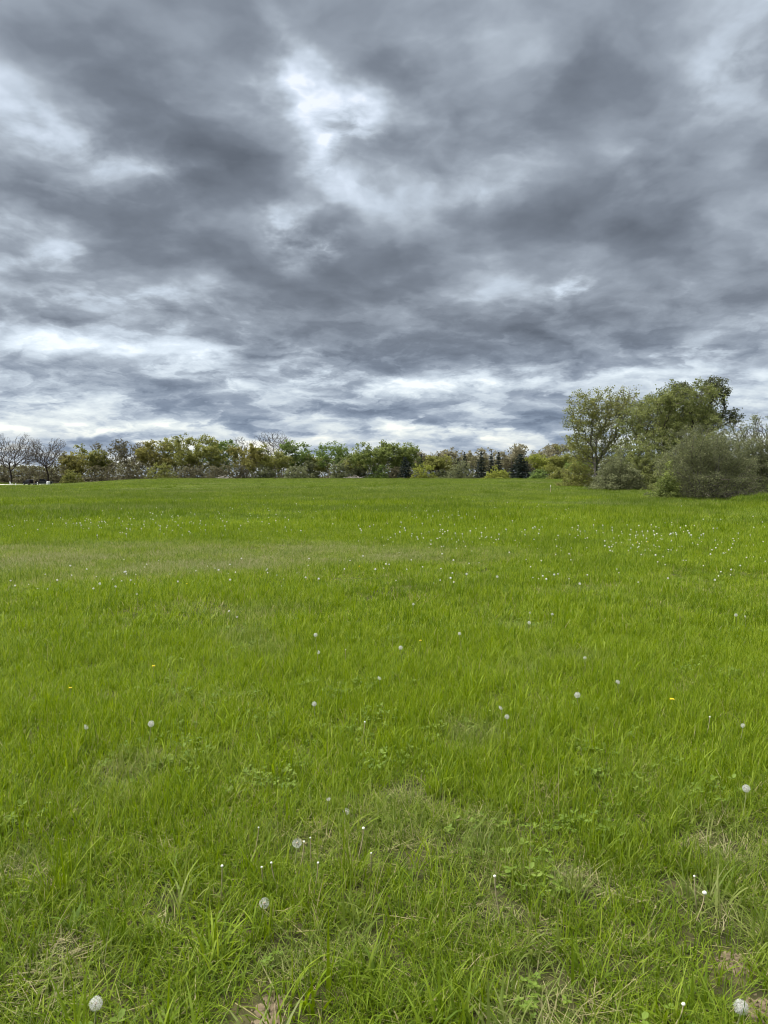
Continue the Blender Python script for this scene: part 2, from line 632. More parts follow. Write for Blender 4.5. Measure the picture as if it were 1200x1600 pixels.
# pale gravel lot beyond the field on the far side
def build_lot():
    n = 40
    v, f = [], []
    for i in range(n + 1):
        t = i / n
        for k in range(9):
            s = k / 8
            ynear = 222 + 26 * max(0.0, (t - 0.54) / 0.46)
            yfar = 262
            y = ynear + (yfar - ynear) * s
            x = (-0.92 + 0.48 * t) * 244
            v.append((x, y, float(terrain(x, y)) + 0.10))
    for i in range(n):
        for k in range(8):
            a = i * 9 + k
            f.append((a, a + 9, a + 10, a + 1))
    o = mesh_obj('gravel_lot', v, f, M['gravel'], smooth=True)
    tag(o, kind='structure')


build_lot()

# ------------------------------------------------------------------ grass
def blades(rng, n, radius, lmin, lmax, wid, segs, lean=0.5, straw=0.05, square=False, flat=0.0, tint_c=0.5, tint_s=0.2, clumps=0):
    """n curved tapering blades; returns vertices, triangles/quads as triangles, tint per vertex"""
    if square:
        bx, by = rng.uniform(-radius, radius, n), rng.uniform(-radius, radius, n)
    else:
        rr, aa = radius * np.sqrt(rng.random(n)), rng.random(n) * 2 * math.pi
        bx, by = rr * np.cos(aa), rr * np.sin(aa)
    L = lmin + (lmax - lmin) * rng.random(n) ** 1.6
    shift = np.zeros(n)
    if clumps:
        cx, cy = rng.uniform(-radius, radius, clumps), rng.uniform(-radius, radius, clumps)
        k = rng.integers(0, clumps, n)
        sp = radius / math.sqrt(clumps) * 0.42
        g = rng.random(n) < 0.72
        bx = np.where(g, cx[k] + rng.normal(0, sp, n), bx)
        by = np.where(g, cy[k] + rng.normal(0, sp, n), by)
        L = L * np.where(g, rng.uniform(0.75, 1.4, clumps)[k], 0.7)
        shift = np.where(g, rng.normal(0.08, 0.16, clumps)[k], -0.15)  # blades between clumps tinted darker, shade of the gaps put into colour
    w = wid * rng.uniform(0.6, 1.3, n)
    head = rng.random(n) * 2 * math.pi
    tilt0 = np.abs(rng.normal(0, 0.22, n)) * lean / 0.5
    bend = np.abs(rng.normal(0.55, 0.5, n)) * lean / 0.5
    lie = rng.random(n) < flat
    tilt0 = np.where(lie, rng.uniform(1.1, 1.5, n), tilt0)
    bend = np.where(lie, rng.uniform(-0.1, 0.3, n), bend)
    face = head + math.pi / 2 + rng.normal(0, 0.5, n)
    px, py, pz = bx.copy(), by.copy(), np.where(lie, 0.012, -0.01) + 0 * bx
    V = np.zeros((n, 2 * segs + 1, 3))
    for s in range(segs + 1):
        t = s / segs
        ww = w * (1 - t ** 1.8) * 0.5
        if s < segs:
            V[:, 2 * s] = np.stack([px - np.cos(face) * ww, py - np.sin(face) * ww, pz], -1)
            V[:, 2 * s + 1] = np.stack([px + np.cos(face) * ww, py + np.sin(face) * ww, pz], -1)
        else:
            V[:, 2 * s] = np.stack([px, py, pz], -1)
        th = tilt0 + bend * (t + 0.5 / segs) * 1.2
        ds = L / segs
        px = px + np.sin(th) * np.cos(head) * ds
        py = py + np.sin(th) * np.sin(head) * ds
        pz = pz + np.cos(th) * ds
    tri = []
    for s in range(segs - 1):
        tri += [(2 * s, 2 * s + 1, 2 * s + 3), (2 * s, 2 * s + 3, 2 * s + 2)]
    tri.append((2 * segs - 2, 2 * segs - 1, 2 * segs))
    T = np.asarray(tri)[None] + (np.arange(n) * (2 * segs + 1))[:, None, None]
    tint = np.clip(rng.normal(tint_c, tint_s, n) + shift, 0, 0.88)
    dead = rng.random(n) < straw
    dead |= lie & (rng.random(n) < 0.8)
    tint = np.where(dead, rng.uniform(0.93, 1.0, n), tint)
    return V.reshape(-1, 3), T.reshape(-1, 3), np.repeat(tint, 2 * segs + 1)


def join_parts(parts):
    V, T, A, o = [], [], [], 0
    for v, t, a in parts:
        V.append(v)
        T.append(t + o)
        A.append(a)
        o += len(v)
    return np.concatenate(V), np.concatenate(T), np.concatenate(A)


def leaflets(rng, n, radius, size, height):
    """clover-like tufts: three rounded leaflets on a short stalk"""
    V, T, A, o = [], [], [], 0
    for _ in range(n):
        r, a = radius * math.sqrt(rng.random()), rng.random() * 6.283
        x, y, h = r * math.cos(a), r * math.sin(a), height * rng.uniform(0.5, 1.2)
        s = size * rng.uniform(0.6, 1.3)
        t = rng.uniform(0.2, 0.9)
        for k in range(3):
            an = a + k * 2.094 + rng.normal(0, 0.2)
            c, d = math.cos(an), math.sin(an)
            up = rng.normal(0.1, 0.25)
            pts = [(0, 0, 0), (0.5, -0.42, 0.1), (0.95, -0.25, 0.12), (1.0, 0.0, 0.05), (0.95, 0.25, 0.12), (0.5, 0.42, 0.1)]
            for (u, w, q) in pts:
                V.append((x + s * (u * c - w * d), y + s * (u * d + w * c), h + s * (q + u * up)))
            T += [(o, o + 1, o + 2), (o, o + 2, o + 3), (o, o + 3, o + 4), (o, o + 4, o + 5)]
            A += [t] * 6
            o += 6
        V += [(x - 0.001, y, -0.01), (x + 0.001, y, -0.01), (x, y, h)]
        T.append((o, o + 1, o + 2))
        A += [t] * 3
        o += 3
    return np.array(V), np.array(T), np.array(A)


def source(name, v, t, a, mat):
    """a mesh the scatter draws from; it is not linked into the scene itself"""
    o = mesh_obj(name, v, t, mat, attrs={'tint': a})
    COL.objects.unlink(o)
    return o


def scatter(name, sources, pts, idx, rot, scale, extra, label=None, cat=None):
    """one object that scatters the source tufts over the points"""
    me = bpy.data.meshes.new(name)
    me.vertices.add(len(pts))
    me.vertices.foreach_set('co', np.asarray(pts, np.float32).ravel())
    def put(n, v, typ='FLOAT'):
        at = me.attributes.new(n, typ, 'POINT')
        key = 'vector' if typ == 'FLOAT_VECTOR' else 'value'
        at.data.foreach_set(key, np.asarray(v, np.int32 if typ == 'INT' else np.float32).ravel())
    put('pick', idx, 'INT')
    put('turn', rot, 'FLOAT_VECTOR')
    put('size', scale, 'FLOAT_VECTOR')
    for k, v in extra.items():
        put(k, v)
    o = bpy.data.objects.new(name, me)
    COL.objects.link(o)
    t = bpy.data.node_groups.new(name + '_scatter', 'GeometryNodeTree')
    t.interface.new_socket('Geometry', in_out='INPUT', socket_type='NodeSocketGeometry')
    t.interface.new_socket('Geometry', in_out='OUTPUT', socket_type='NodeSocketGeometry')
    N, Lk = t.nodes, t.links
    gi, go = N.new('NodeGroupInput'), N.new('NodeGroupOutput')
    g2i = N.new('GeometryNodeGeometryToInstance')
    infos = []
    for s in sources:
        oi = N.new('GeometryNodeObjectInfo')
        oi.inputs['Object'].default_value = s
        infos.append(oi)
    for oi in reversed(infos):          # a multi-input stacks its links last first
        Lk.new(oi.outputs['Geometry'], g2i.inputs[0])
    iop = N.new('GeometryNodeInstanceOnPoints')
    mtp = N.new('GeometryNodeMeshToPoints')
    Lk.new(gi.outputs[0], mtp.inputs['Mesh'])
    Lk.new(mtp.outputs[0], iop.inputs['Points'])
    Lk.new(g2i.outputs[0], iop.inputs['Instance'])
    iop.inputs['Pick Instance'].default_value = True
    def named(n, typ):
        a = N.new('GeometryNodeInputNamedAttribute')
        a.data_type = typ
        a.inputs['Name'].default_value = n
        return a.outputs['Attribute']
    Lk.new(named('pick', 'INT'), iop.inputs['Instance Index'])
    e2r = N.new('FunctionNodeEulerToRotation')
    Lk.new(named('turn', 'FLOAT_VECTOR'), e2r.inputs[0])
    Lk.new(e2r.outputs[0], iop.inputs['Rotation'])
    Lk.new(named('size', 'FLOAT_VECTOR'), iop.inputs['Scale'])
    Lk.new(iop.outputs[0], go.inputs[0])
    md = o.modifiers.new('scatter', 'NODES')
    md.node_group = t
    tag(o, label, cat, None, 'stuff')
    return o


def in_fan(x, y, slack=1.6, k=0.66):
    return (np.abs(x) < k * np.maximum(y, 0) + slack) & (y > 0.4)


SPOTS = []
for px, py, rr in ((1130, 1325, 0.22), (1120, 1425, 0.16), (900, 1385, 0.14), (780, 1425, 0.15), (440, 1500, 0.12), (265, 1425, 0.12), (90, 1525, 0.13), (560, 1465, 0.12),
                   (735, 1150, 0.25), (1000, 1520, 0.10), (850, 1500, 0.10), (640, 1250, 0.16), (30, 1350, 0.13), (490, 1345, 0.10), (200, 1215, 0.2), (1180, 1470, 0.12)):
    _x, _y = ground_point(px, py)
    SPOTS.append((_x, _y, rr))


def dryness(x, y, rng=None):
    """how much dead, short growth there is: the pale band across the field, thin spots near by, faint strips far off"""
    edge = (fbm(x / 2.5 + 8, y / 2.5 + 2, 3) - 0.5) * 2
    c = 14.9 + 0.10 * x + 1.5 * edge
    hw = 3.9 - 0.26 * (x + 6) * (x > -6) + 0.6 * edge
    hw = np.maximum(hw, 0.05)
    band = sstep(1.3, 0.3, np.abs(y - c) / hw) * sstep(4.0, 0.5, x) * (0.1 + 1.5 * fbm(x / 0.8 + 2, y / 1.2 + 3, 3))
    n = fbm(x / 0.45 + 60, y / 0.45 + 12, 3)
    near = sstep(0.62, 0.78, n) * sstep(4.6, 2.2, y) * 0.7
    thin = sstep(0.64, 0.80, fbm(x / 1.3 + 20, y / 1.3 + 70, 3)) * sstep(14, 5, y) * 0.55
    far = 0.22 * sstep(22, 70, y) + 0.35 * sstep(0.55, 0.75, fbm(x / 14 + 33, y / 5 + 9, 3)) * sstep(18, 40, y)
    strip = 0.75 * np.exp(-((y - (104 + 0.05 * x)) / 3.5) ** 2) * sstep(-33, -28, x) * sstep(-17, -21, x)
    spot = np.zeros_like(np.asarray(x, float))
    jag = 0.35 + 1.4 * fbm(np.asarray(x) / 0.09 + 31, np.asarray(y) / 0.13 + 77, 2)
    for sx, sy, rr in SPOTS:
        q = np.hypot(x - sx, (y - sy) * 0.75) / (rr * 1.0) * jag
        spot = np.maximum(spot, sstep(1.2, 0.35, q) * 0.55)
    return np.clip(np.maximum.reduce([spot, band * 0.56, near, thin, far, strip]), 0, 1)


def lush_and_shade(x, y):
    v = fbm(x / 3.5 + 5, y / 3.5 + 44, 3)
    v = v * 0.9 + 0.1 + 0.30 * sstep(3.0, 5.5, y) - 0.34 * sstep(4.6, 2.0, y) - 0.48 * sstep(18, 60, y)
    v = v - 0.75 * sstep(0.50, 0.68, fbm(x / 6 + 71, y / 3.5 + 3, 3)) * sstep(15, 30, y)  # far dark patches: shade behind taller clumps, put into the blade colour
    return np.clip(v, 0, 1)


def make_grass():
    rng = np.random.default_rng(11)
    src = []
    # 0-7 near tufts
    for k in range(8):
        a = blades(rng, 46, 0.085, 0.035, 0.155, 0.0042, 4, 0.85, 0.035, flat=0.02, tint_c=0.45, tint_s=0.30)
        b = blades(rng, 20, 0.10, 0.02, 0.06, 0.0040, 2, 0.9, 0.10, tint_c=0.35, tint_s=0.25)
        src.append(source('tuft', *join_parts([a, b]), M['grass']))
    # 8-10 rank tufts with long arching blades
    for k in range(3):
        a = blades(rng, 30, 0.05, 0.12, 0.27, 0.0056, 5, 0.72, 0.03, tint_c=0.6, tint_s=0.15)
        src.append(source('rank_tuft', *a, M['grass']))
    # 11-13 thatch: dead stems lying about
    for k in range(3):
        a = blades(rng, 40, 0.10, 0.05, 0.16, 0.0032, 3, 0.7, 0.9, flat=0.8)
        src.append(source('thatch', *a, M['grass']))
    # 14-16 clover
    for k in range(3):
        a = leaflets(rng, 12, 0.08, 0.014, 0.055)
        src.append(source('clover', *a, M['weed']))
    # 17-20 middle distance tiles
    for k in range(4):
        a = blades(rng, 620, 0.30, 0.04, 0.145, 0.0068, 3, 0.75, 0.018, tint_c=0.45, tint_s=0.30, clumps=14)
        src.append(source('mid_tuft', *a, M['grass']))
    # 21-23 far tiles
    for k in range(3):
        a = blades(rng, 1500, 1.0, 0.05, 0.20, 0.017, 2, 0.6, 0.018, tint_c=0.45, tint_s=0.28, clumps=22)
        src.append(source('far_tuft', *a, M['grass']))
    # 24-25 farthest tiles
    for k in range(2):
        a = blades(rng, 1700, 2.6, 0.06, 0.22, 0.055, 2, 0.6, 0.018, tint_c=0.45, tint_s=0.28, clumps=26)
        src.append(source('farthest_tuft', *a, M['grass']))
    # 26-27 short dead-looking turf for the pale band
    for k in range(2):
        a = blades(rng, 620, 0.30, 0.03, 0.10, 0.0066, 2, 0.8, 0.22, flat=0.10, tint_c=0.5, tint_s=0.25)
        src.append(source('short_turf', *a, M['grass']))
    # 28-29 broad-bladed tufts, 30-31 dandelion rosettes and dock leaves
    for k in range(2):
        a = blades(rng, 22, 0.06, 0.08, 0.20, 0.0085, 5, 0.8, 0.02, tint_c=0.5, tint_s=0.2)
        src.append(source('broad_tuft', *a, M['grass']))
    for k in range(2):
        a = blades(rng, 12, 0.012, 0.05, 0.10, 0.020, 5, 2.1, 0.0, tint_c=0.6, tint_s=0.2)
        src.append(source('rosette', *a, M['weed']))
    # 32 fine upright stems with pale tops
    a = blades(rng, 9, 0.10, 0.16, 0.30, 0.0026, 4, 0.35, 0.75, tint_c=0.6, tint_s=0.2)
    src.append(source('dead_stem', *a, M['grass']))
    P, I, S, D, LU = [], [], [], [], []

    def zone(r0, r1, per_m2, lo, hi, s0, s1, keep=None, hscale=None, dry_add=0.0):
        A = 0.66 * r1 + 2.2
        n = int(per_m2 * (2 * A) * (r1 - r0))
        x, y = rng.uniform(-A, A, n), rng.uniform(r0, r1, n)
        ok = in_fan(x, y, 2.0)
        x, y = x[ok], y[ok]
        for gx, gy, a, b in BARE:
            q = ((x - gx) / (a + 0.002)) ** 2 + ((y - gy) / (b + 0.006)) ** 2
            k = q > 1 + 0.5 * rng.random(len(x))
            x, y = x[k], y[k]
        if keep is not None:
            k = rng.random(len(x)) < keep(x, y)
            x, y = x[k], y[k]
        n = len(x)
        s = rng.uniform(s0, s1, n)
        h = s * (hscale(x, y) if hscale is not None else 1.0) * rng.uniform(0.65, 1.3, n)
        P.append(np.stack([x, y, terrain(x, y)], -1))
        I.append(rng.integers(lo, hi + 1, n))
        S.append(np.stack([s, s, h], -1))
        D.append(np.clip(dryness(x, y) + dry_add + rng.normal(0, 0.06, n), 0, 1))
        LU.append(np.clip(lush_and_shade(x, y) + rng.normal(0, 0.22, n), 0, 1))

    tall = lambda x, y: (0.55 + 0.9 * fbm(x / 0.8 + 13, y / 0.8 + 27, 3)) * (0.92 + 0.18 * sstep(2.5, 4.5, y)) * (1 - 0.45 * dryness(x, y))
    wet = lambda x, y: 1 - 0.72 * dryness(x, y)
    zone(0.6, 7.5, 300, 0, 7, 0.8, 1.25, wet, tall)
    zone(0.8, 9.0, 6.0, 8, 10, 0.7, 1.15, lambda x, y: sstep(0.45, 0.6, fbm(x / 0.7 + 13, y / 0.7 + 27, 2)) * 0.9 + 0.05)
    zone(0.6, 6.0, 60, 11, 13, 0.7, 1.2, lambda x, y: 0.05 + 0.7 * dryness(x, y))
    zone(0.6, 8.0, 24, 14, 16, 0.7, 1.4, lambda x, y: sstep(0.48, 0.66, fbm(x / 0.6 + 93, y / 0.6 + 7, 2)))
    zone(0.8, 10.0, 9, 28, 29, 0.8, 1.3, lambda x, y: sstep(0.42, 0.62, fbm(x / 0.9 + 53, y / 0.9 + 17, 2)))
    zone(0.8, 9.0, 6.0, 30, 31, 0.7, 1.4, lambda x, y: sstep(0.45, 0.62, fbm(x / 0.8 + 23, y / 0.8 + 67, 2)))
    zone(1.0, 12.0, 2.0, 32, 32, 0.6, 1.0)
    tall2 = lambda x, y: (0.6 + 0.8 * fbm(x / 1.1 + 13, y / 1.1 + 27, 3)) * (1 - 0.62 * dryness(x, y))
    zone(6.5, 26, 14, 17, 20, 0.85, 1.3, lambda x, y: sstep(6.0, 8.5, y) * (1 - 0.85 * dryness(x, y)), tall2)
    zone(8, 26, 16, 26, 27, 0.9, 1.4, lambda x, y: np.clip(dryness(x, y) * 1.3 + 0.03, 0, 1))
    tall3 = lambda x, y: (0.15 + 1.7 * fbm(x / 3.0 + 13, y / 2.0 + 27, 3)) * (1 - 0.3 * dryness(x, y))
    zone(21, 78, 2.0, 21, 23, 0.85, 1.3, lambda x, y: sstep(20, 26, y), tall3)
    zone(70, 275, 0.30, 24, 25, 0.85, 1.25, None, lambda x, y: 0.35 + 1.1 * fbm(x / 9 + 13, y / 9 + 27, 2))
    zone(256, 284, 0.22, 24, 25, 0.5, 0.9, lambda x, y: 0.3 + 0.7 * fbm(x / 8, y / 6, 2), lambda x, y: 1.2 + 3.2 * fbm(x / 5 + 9, y / 5, 2), 0.30)
    feet = [(1100, 44.2, 3.6), (1042, 44.6, 1.0), (1190, 43.6, 2.4), (966, 78.6, 3.0), (1012, 79.5, 3.6), (905, 101, 3.0), (935, 82, 1.6), (1060, 73, 3.0), (870, 212, 4.0), (905, 178, 3.0)]
    for px, d, hw in feet:
        m = int(26 * hw)
        cx = (px - 600) / FPX * d
        x, y = cx + rng.uniform(-hw, hw, m), d + rng.normal(0, 0.5, m)
        sc_ = rng.uniform(0.3, 0.6, m)
        P.append(np.stack([x, y, terrain(x, y)], -1))
        I.append(rng.integers(21, 24, m))
        S.append(np.stack([sc_, sc_, rng.uniform(0.8, 1.9, m)], -1))
        D.append(np.clip(rng.normal(0.15, 0.2, m), 0, 1))
        LU.append(np.clip(rng.normal(0.3, 0.25, m), 0, 1))
    zone(24, 120, 0.10, 21, 23, 0.35, 0.7, lambda x, y: sstep(0.5, 0.62, fbm(x / 7 + 3, y / 4 + 7, 2)), lambda x, y: 3.2 + 0 * x)
    LU[-1] *= 0.15  # sparse tall clumps coloured darker to stand in for their shadows
    D[-1] *= 0
    P = np.concatenate(P)
    n = len(P)
    lot = (P[:, 0] < (-0.655 + 0.22 * np.clip((P[:, 1] - 222) / 26, 0, 1) + 0.02) * 244) & (P[:, 1] > 219) & (P[:, 1] < 265)
    keep = ~lot
    cat = lambda a: np.concatenate(a)[keep]
    P = P[keep]
    turn = np.zeros((len(P), 3))
    turn[:, 2] = rng.random(len(P)) * 6.283
    scatter('grass', src, P, cat(I), turn, cat(S), {'dry': cat(D), 'lush_shade': cat(LU)},
            'green meadow grass with short pale patches covering the whole field', 'grass')
    print('grass tufts', len(P))


make_grass()


# ------------------------------------------------------------------ trees and shrubs
def leaf_set(name, dark, mid, lit, fac=0.45):
    M[name] = simple_leaf(name, [(0.0, dark), (0.5, mid), (1.0, lit)], fac)


leaf_set('leaf_olive', (0.098, 0.111, 0.029), (0.189, 0.202, 0.049), (0.293, 0.293, 0.081))
leaf_set('leaf_gold', (0.115, 0.112, 0.03), (0.205, 0.195, 0.052), (0.3, 0.28, 0.085))
leaf_set('leaf_green', (0.07, 0.109, 0.031), (0.14, 0.202, 0.049), (0.229, 0.299, 0.074))
leaf_set('leaf_bright', (0.088, 0.118, 0.034), (0.165, 0.205, 0.052), (0.25, 0.29, 0.085))
leaf_set('leaf_lime', (0.121, 0.149, 0.024), (0.23, 0.257, 0.041), (0.338, 0.358, 0.074))
leaf_set('leaf_dark', (0.04, 0.05, 0.022), (0.083, 0.095, 0.04), (0.14, 0.152, 0.065))
leaf_set('leaf_sage', (0.085, 0.096, 0.044), (0.15, 0.165, 0.078), (0.225, 0.24, 0.12))
leaf_set('leaf_brown', (0.06, 0.056, 0.031), (0.105, 0.097, 0.052), (0.16, 0.147, 0.082))
leaf_set('leaf_tan', (0.132, 0.124, 0.078), (0.233, 0.217, 0.132), (0.333, 0.31, 0.194))
leaf_set('needles', (0.008, 0.014, 0.01), (0.018, 0.028, 0.02), (0.034, 0.048, 0.034), 0.12)
leaf_set('leaf_wood', (0.058, 0.058, 0.028), (0.1, 0.1, 0.044), (0.155, 0.15, 0.068))
leaf_set('leaf_moss', (0.087, 0.104, 0.034), (0.165, 0.19, 0.059), (0.259, 0.28, 0.09))
M['bark_dark'] = bark('bark_dark', (0.030, 0.025, 0.021), (0.065, 0.055, 0.046))
M['bark_grey'] = bark('bark_grey', (0.085, 0.077, 0.070), (0.165, 0.152, 0.138))
M['bark_pale'] = bark('bark_pale', (0.13, 0.12, 0.105), (0.24, 0.225, 0.20))
M['twig_brown'] = bark('twig_brown', (0.075, 0.064, 0.054), (0.135, 0.118, 0.100))


def grow(rng, roots, tips, bf=0.35, step=0.8, wob=0.06, lift=0.12):
    """joins every tip to the nearest branch, trading length against the way back to the root"""
    cap = len(roots) + len(tips) * 14
    pos = np.zeros((cap, 3))
    par = np.full(cap, -1, int)
    pl = np.zeros(cap)
    n = 0
    for (p, q) in roots:
        pos[n] = p
        par[n] = q
        pl[n] = 0 if q < 0 else pl[q] + np.linalg.norm(np.asarray(p) - pos[q])
        n += 1
    base = np.asarray(roots[0][0], float)
    d0 = np.linalg.norm(tips - base, axis=1) * rng.uniform(0.85, 1.15, len(tips))
    ends = []
    for t in tips[np.argsort(d0)]:
        d = np.linalg.norm(pos[:n] - t, axis=1)
        i = int(np.argmin(d + bf * pl[:n] + np.where(pos[:n, 2] > t[2] + 0.2 * d, d * 0.8, 0)))
        p0 = pos[i].copy()
        dist = d[i]
        m = int(min(12, max(1, math.ceil(dist / step))))
        bow = np.array([0, 0, lift * dist]) + rng.normal(0, wob * dist, 3)
        last = i
        for k in range(1, m + 1):
            if n >= cap:
                break
            s = k / m
            p = p0 + (t - p0) * s - bow * 4 * s * (1 - s) * 0.5
            if k < m:
                p = p + rng.normal(0, wob * step * 0.5, 3)
            pos[n] = p
            par[n] = last
            pl[n] = pl[last] + np.linalg.norm(p - pos[last])
            last = n
            n += 1
        ends.append(last)
    return pos[:n], par[:n], np.array(ends)


def branch_radii(par, ends, r_tip, r_base):
    n = len(par)
    cnt = np.zeros(n)
    cnt[ends] += 1
    for i in range(n - 1, 0, -1):
        if par[i] >= 0:
            cnt[par[i]] += cnt[i]
    cnt = np.maximum(cnt, 1)
    p = math.log(r_base / r_tip) / math.log(max(cnt.max(), 2))
    return r_tip * cnt ** p


def tubes(p0, p1, r0, r1, n):
    t = p1 - p0
    t = t / (np.linalg.norm(t, axis=1, keepdims=True) + 1e-9)
    ref = np.where(np.abs(t[:, 2:3]) < 0.9, np.array([[0, 0, 1.0]]), np.array([[1.0, 0, 0]]))
    u = np.cross(t, ref)
    u /= np.linalg.norm(u, axis=1, keepdims=True) + 1e-9
    w = np.cross(t, u)
    m = len(p0)
    V = np.zeros((m, 2 * n, 3))
    for k in range(n):
        a = 2 * math.pi * k / n
        e = math.cos(a) * u + math.sin(a) * w
        V[:, k] = p0 + e * r0[:, None]
        V[:, n + k] = p1 + e * r1[:, None]
    f = np.array([(k, (k + 1) % n, n + (k + 1) % n, n + k) for k in range(n)])
    F = f[None] + (np.arange(m) * 2 * n)[:, None, None]
    return V.reshape(-1, 3), F.reshape(-1, 4)


def leaf_cards(rng, c, size, clump_tint, droop=0.0, aspect=0.7, spread=0.2):
    """one small folded leaf (or leaf spray) per centre"""
    n = len(c)
    a = rng.normal(size=(n, 3))
    a[:, 2] = a[:, 2] * 0.6 - droop
    a /= np.linalg.norm(a, axis=1, keepdims=True) + 1e-9
    b = np.cross(a, rng.normal(size=(n, 3)))
    b /= np.linalg.norm(b, axis=1, keepdims=True) + 1e-9
    s = (size * rng.uniform(0.55, 1.35, n))[:, None]
    nrm = np.cross(a, b)
    v = np.stack([c - a * s * 0.5, c + b * s * aspect * 0.5 + nrm * s * 0.10, c + a * s * 0.5, c - b * s * aspect * 0.5 + nrm * s * 0.10], 1)
    F = np.arange(n * 4).reshape(n, 4)
    tint = np.clip(clump_tint + rng.normal(0, spread, n), 0, 1)
    return v.reshape(-1, 3), F, np.repeat(tint, 4)


def lobe_tips(rng, n, w, z0, h, lobes=7, flat=1.0, shell=0.45, depth=None):
    """points spread through a crown made of several uneven lobes"""
    depth = depth or w
    cen, rad = [(0, 0, z0 + (h - z0) * 0.52)], [0.62]
    for _ in range(lobes):
        a, e = rng.random() * 6.283, rng.uniform(-0.6, 1.0)
        r = rng.uniform(0.35, 0.68)
        cen.append((math.cos(a) * r * w / 2, math.sin(a) * r * depth / 2, z0 + (h - z0) * (0.5 + 0.36 * e)))
        rad.append(rng.uniform(0.26, 0.44))
    cen, rad = np.array(cen), np.array(rad)
    k = rng.choice(len(cen), n * 2, p=rad ** 2 / (rad ** 2).sum())
    d = rng.normal(size=(n * 2, 3))
    d /= np.linalg.norm(d, axis=1, keepdims=True)
    rr = rng.random(n * 2) ** shell
    sc = np.array([w / 2, depth / 2, (h - z0) / 2])
    p = cen[k] + d * (rr * rad[k])[:, None] * sc
    p = p[(p[:, 2] < h) & (p[:, 2] > z0 * 0.6)]
    # make the overall size come out as asked
    p = p[:n]
    p[:, 0] *= (w / 2) / max(np.percentile(np.abs(p[:, 0]), 98), 0.1)
    p[:, 1] *= (depth / 2) / max(np.percentile(np.abs(p[:, 1]), 98), 0.1)
    top = np.percentile(p[:, 2], 99)
    p[:, 2] = np.where(p[:, 2] > z0, z0 + (p[:, 2] - z0) * (h - z0) / max(top - z0, 0.1), p[:, 2])
    return p


def dome_tips(rng, n, w, h, depth):
    """points through a shrub's dome, which reaches down to the grass all round"""
    d = rng.normal(size=(n, 3))
    d[:, 2] = np.abs(d[:, 2]) * 1.1 - 0.12
    d /= np.linalg.norm(d, axis=1, keepdims=True)
    a = np.arctan2(d[:, 1], d[:, 0])
    lump = 0.70 + 0.60 * vnoise(a * 1.6 + 30 + n % 17, d[:, 2] * 4 + 9) - 0.06
    r = rng.random(n) ** 0.42 * lump
    r = np.where(rng.random(n) < 0.12, r * rng.uniform(1.03, 1.22, n), r)
    p = d * r[:, None] * np.array([w / 2, depth / 2, h])
    p[:, 2] = np.maximum(p[:, 2], rng.uniform(0.02, 0.14, n) * h)
    p[:, 2] *= h / np.percentile(p[:, 2], 99.5)
    p[:, 2] = np.where(p[:, 2] > h, h * (1 + 0.25 * rng.random(n) * 0.3), p[:, 2])
    return p


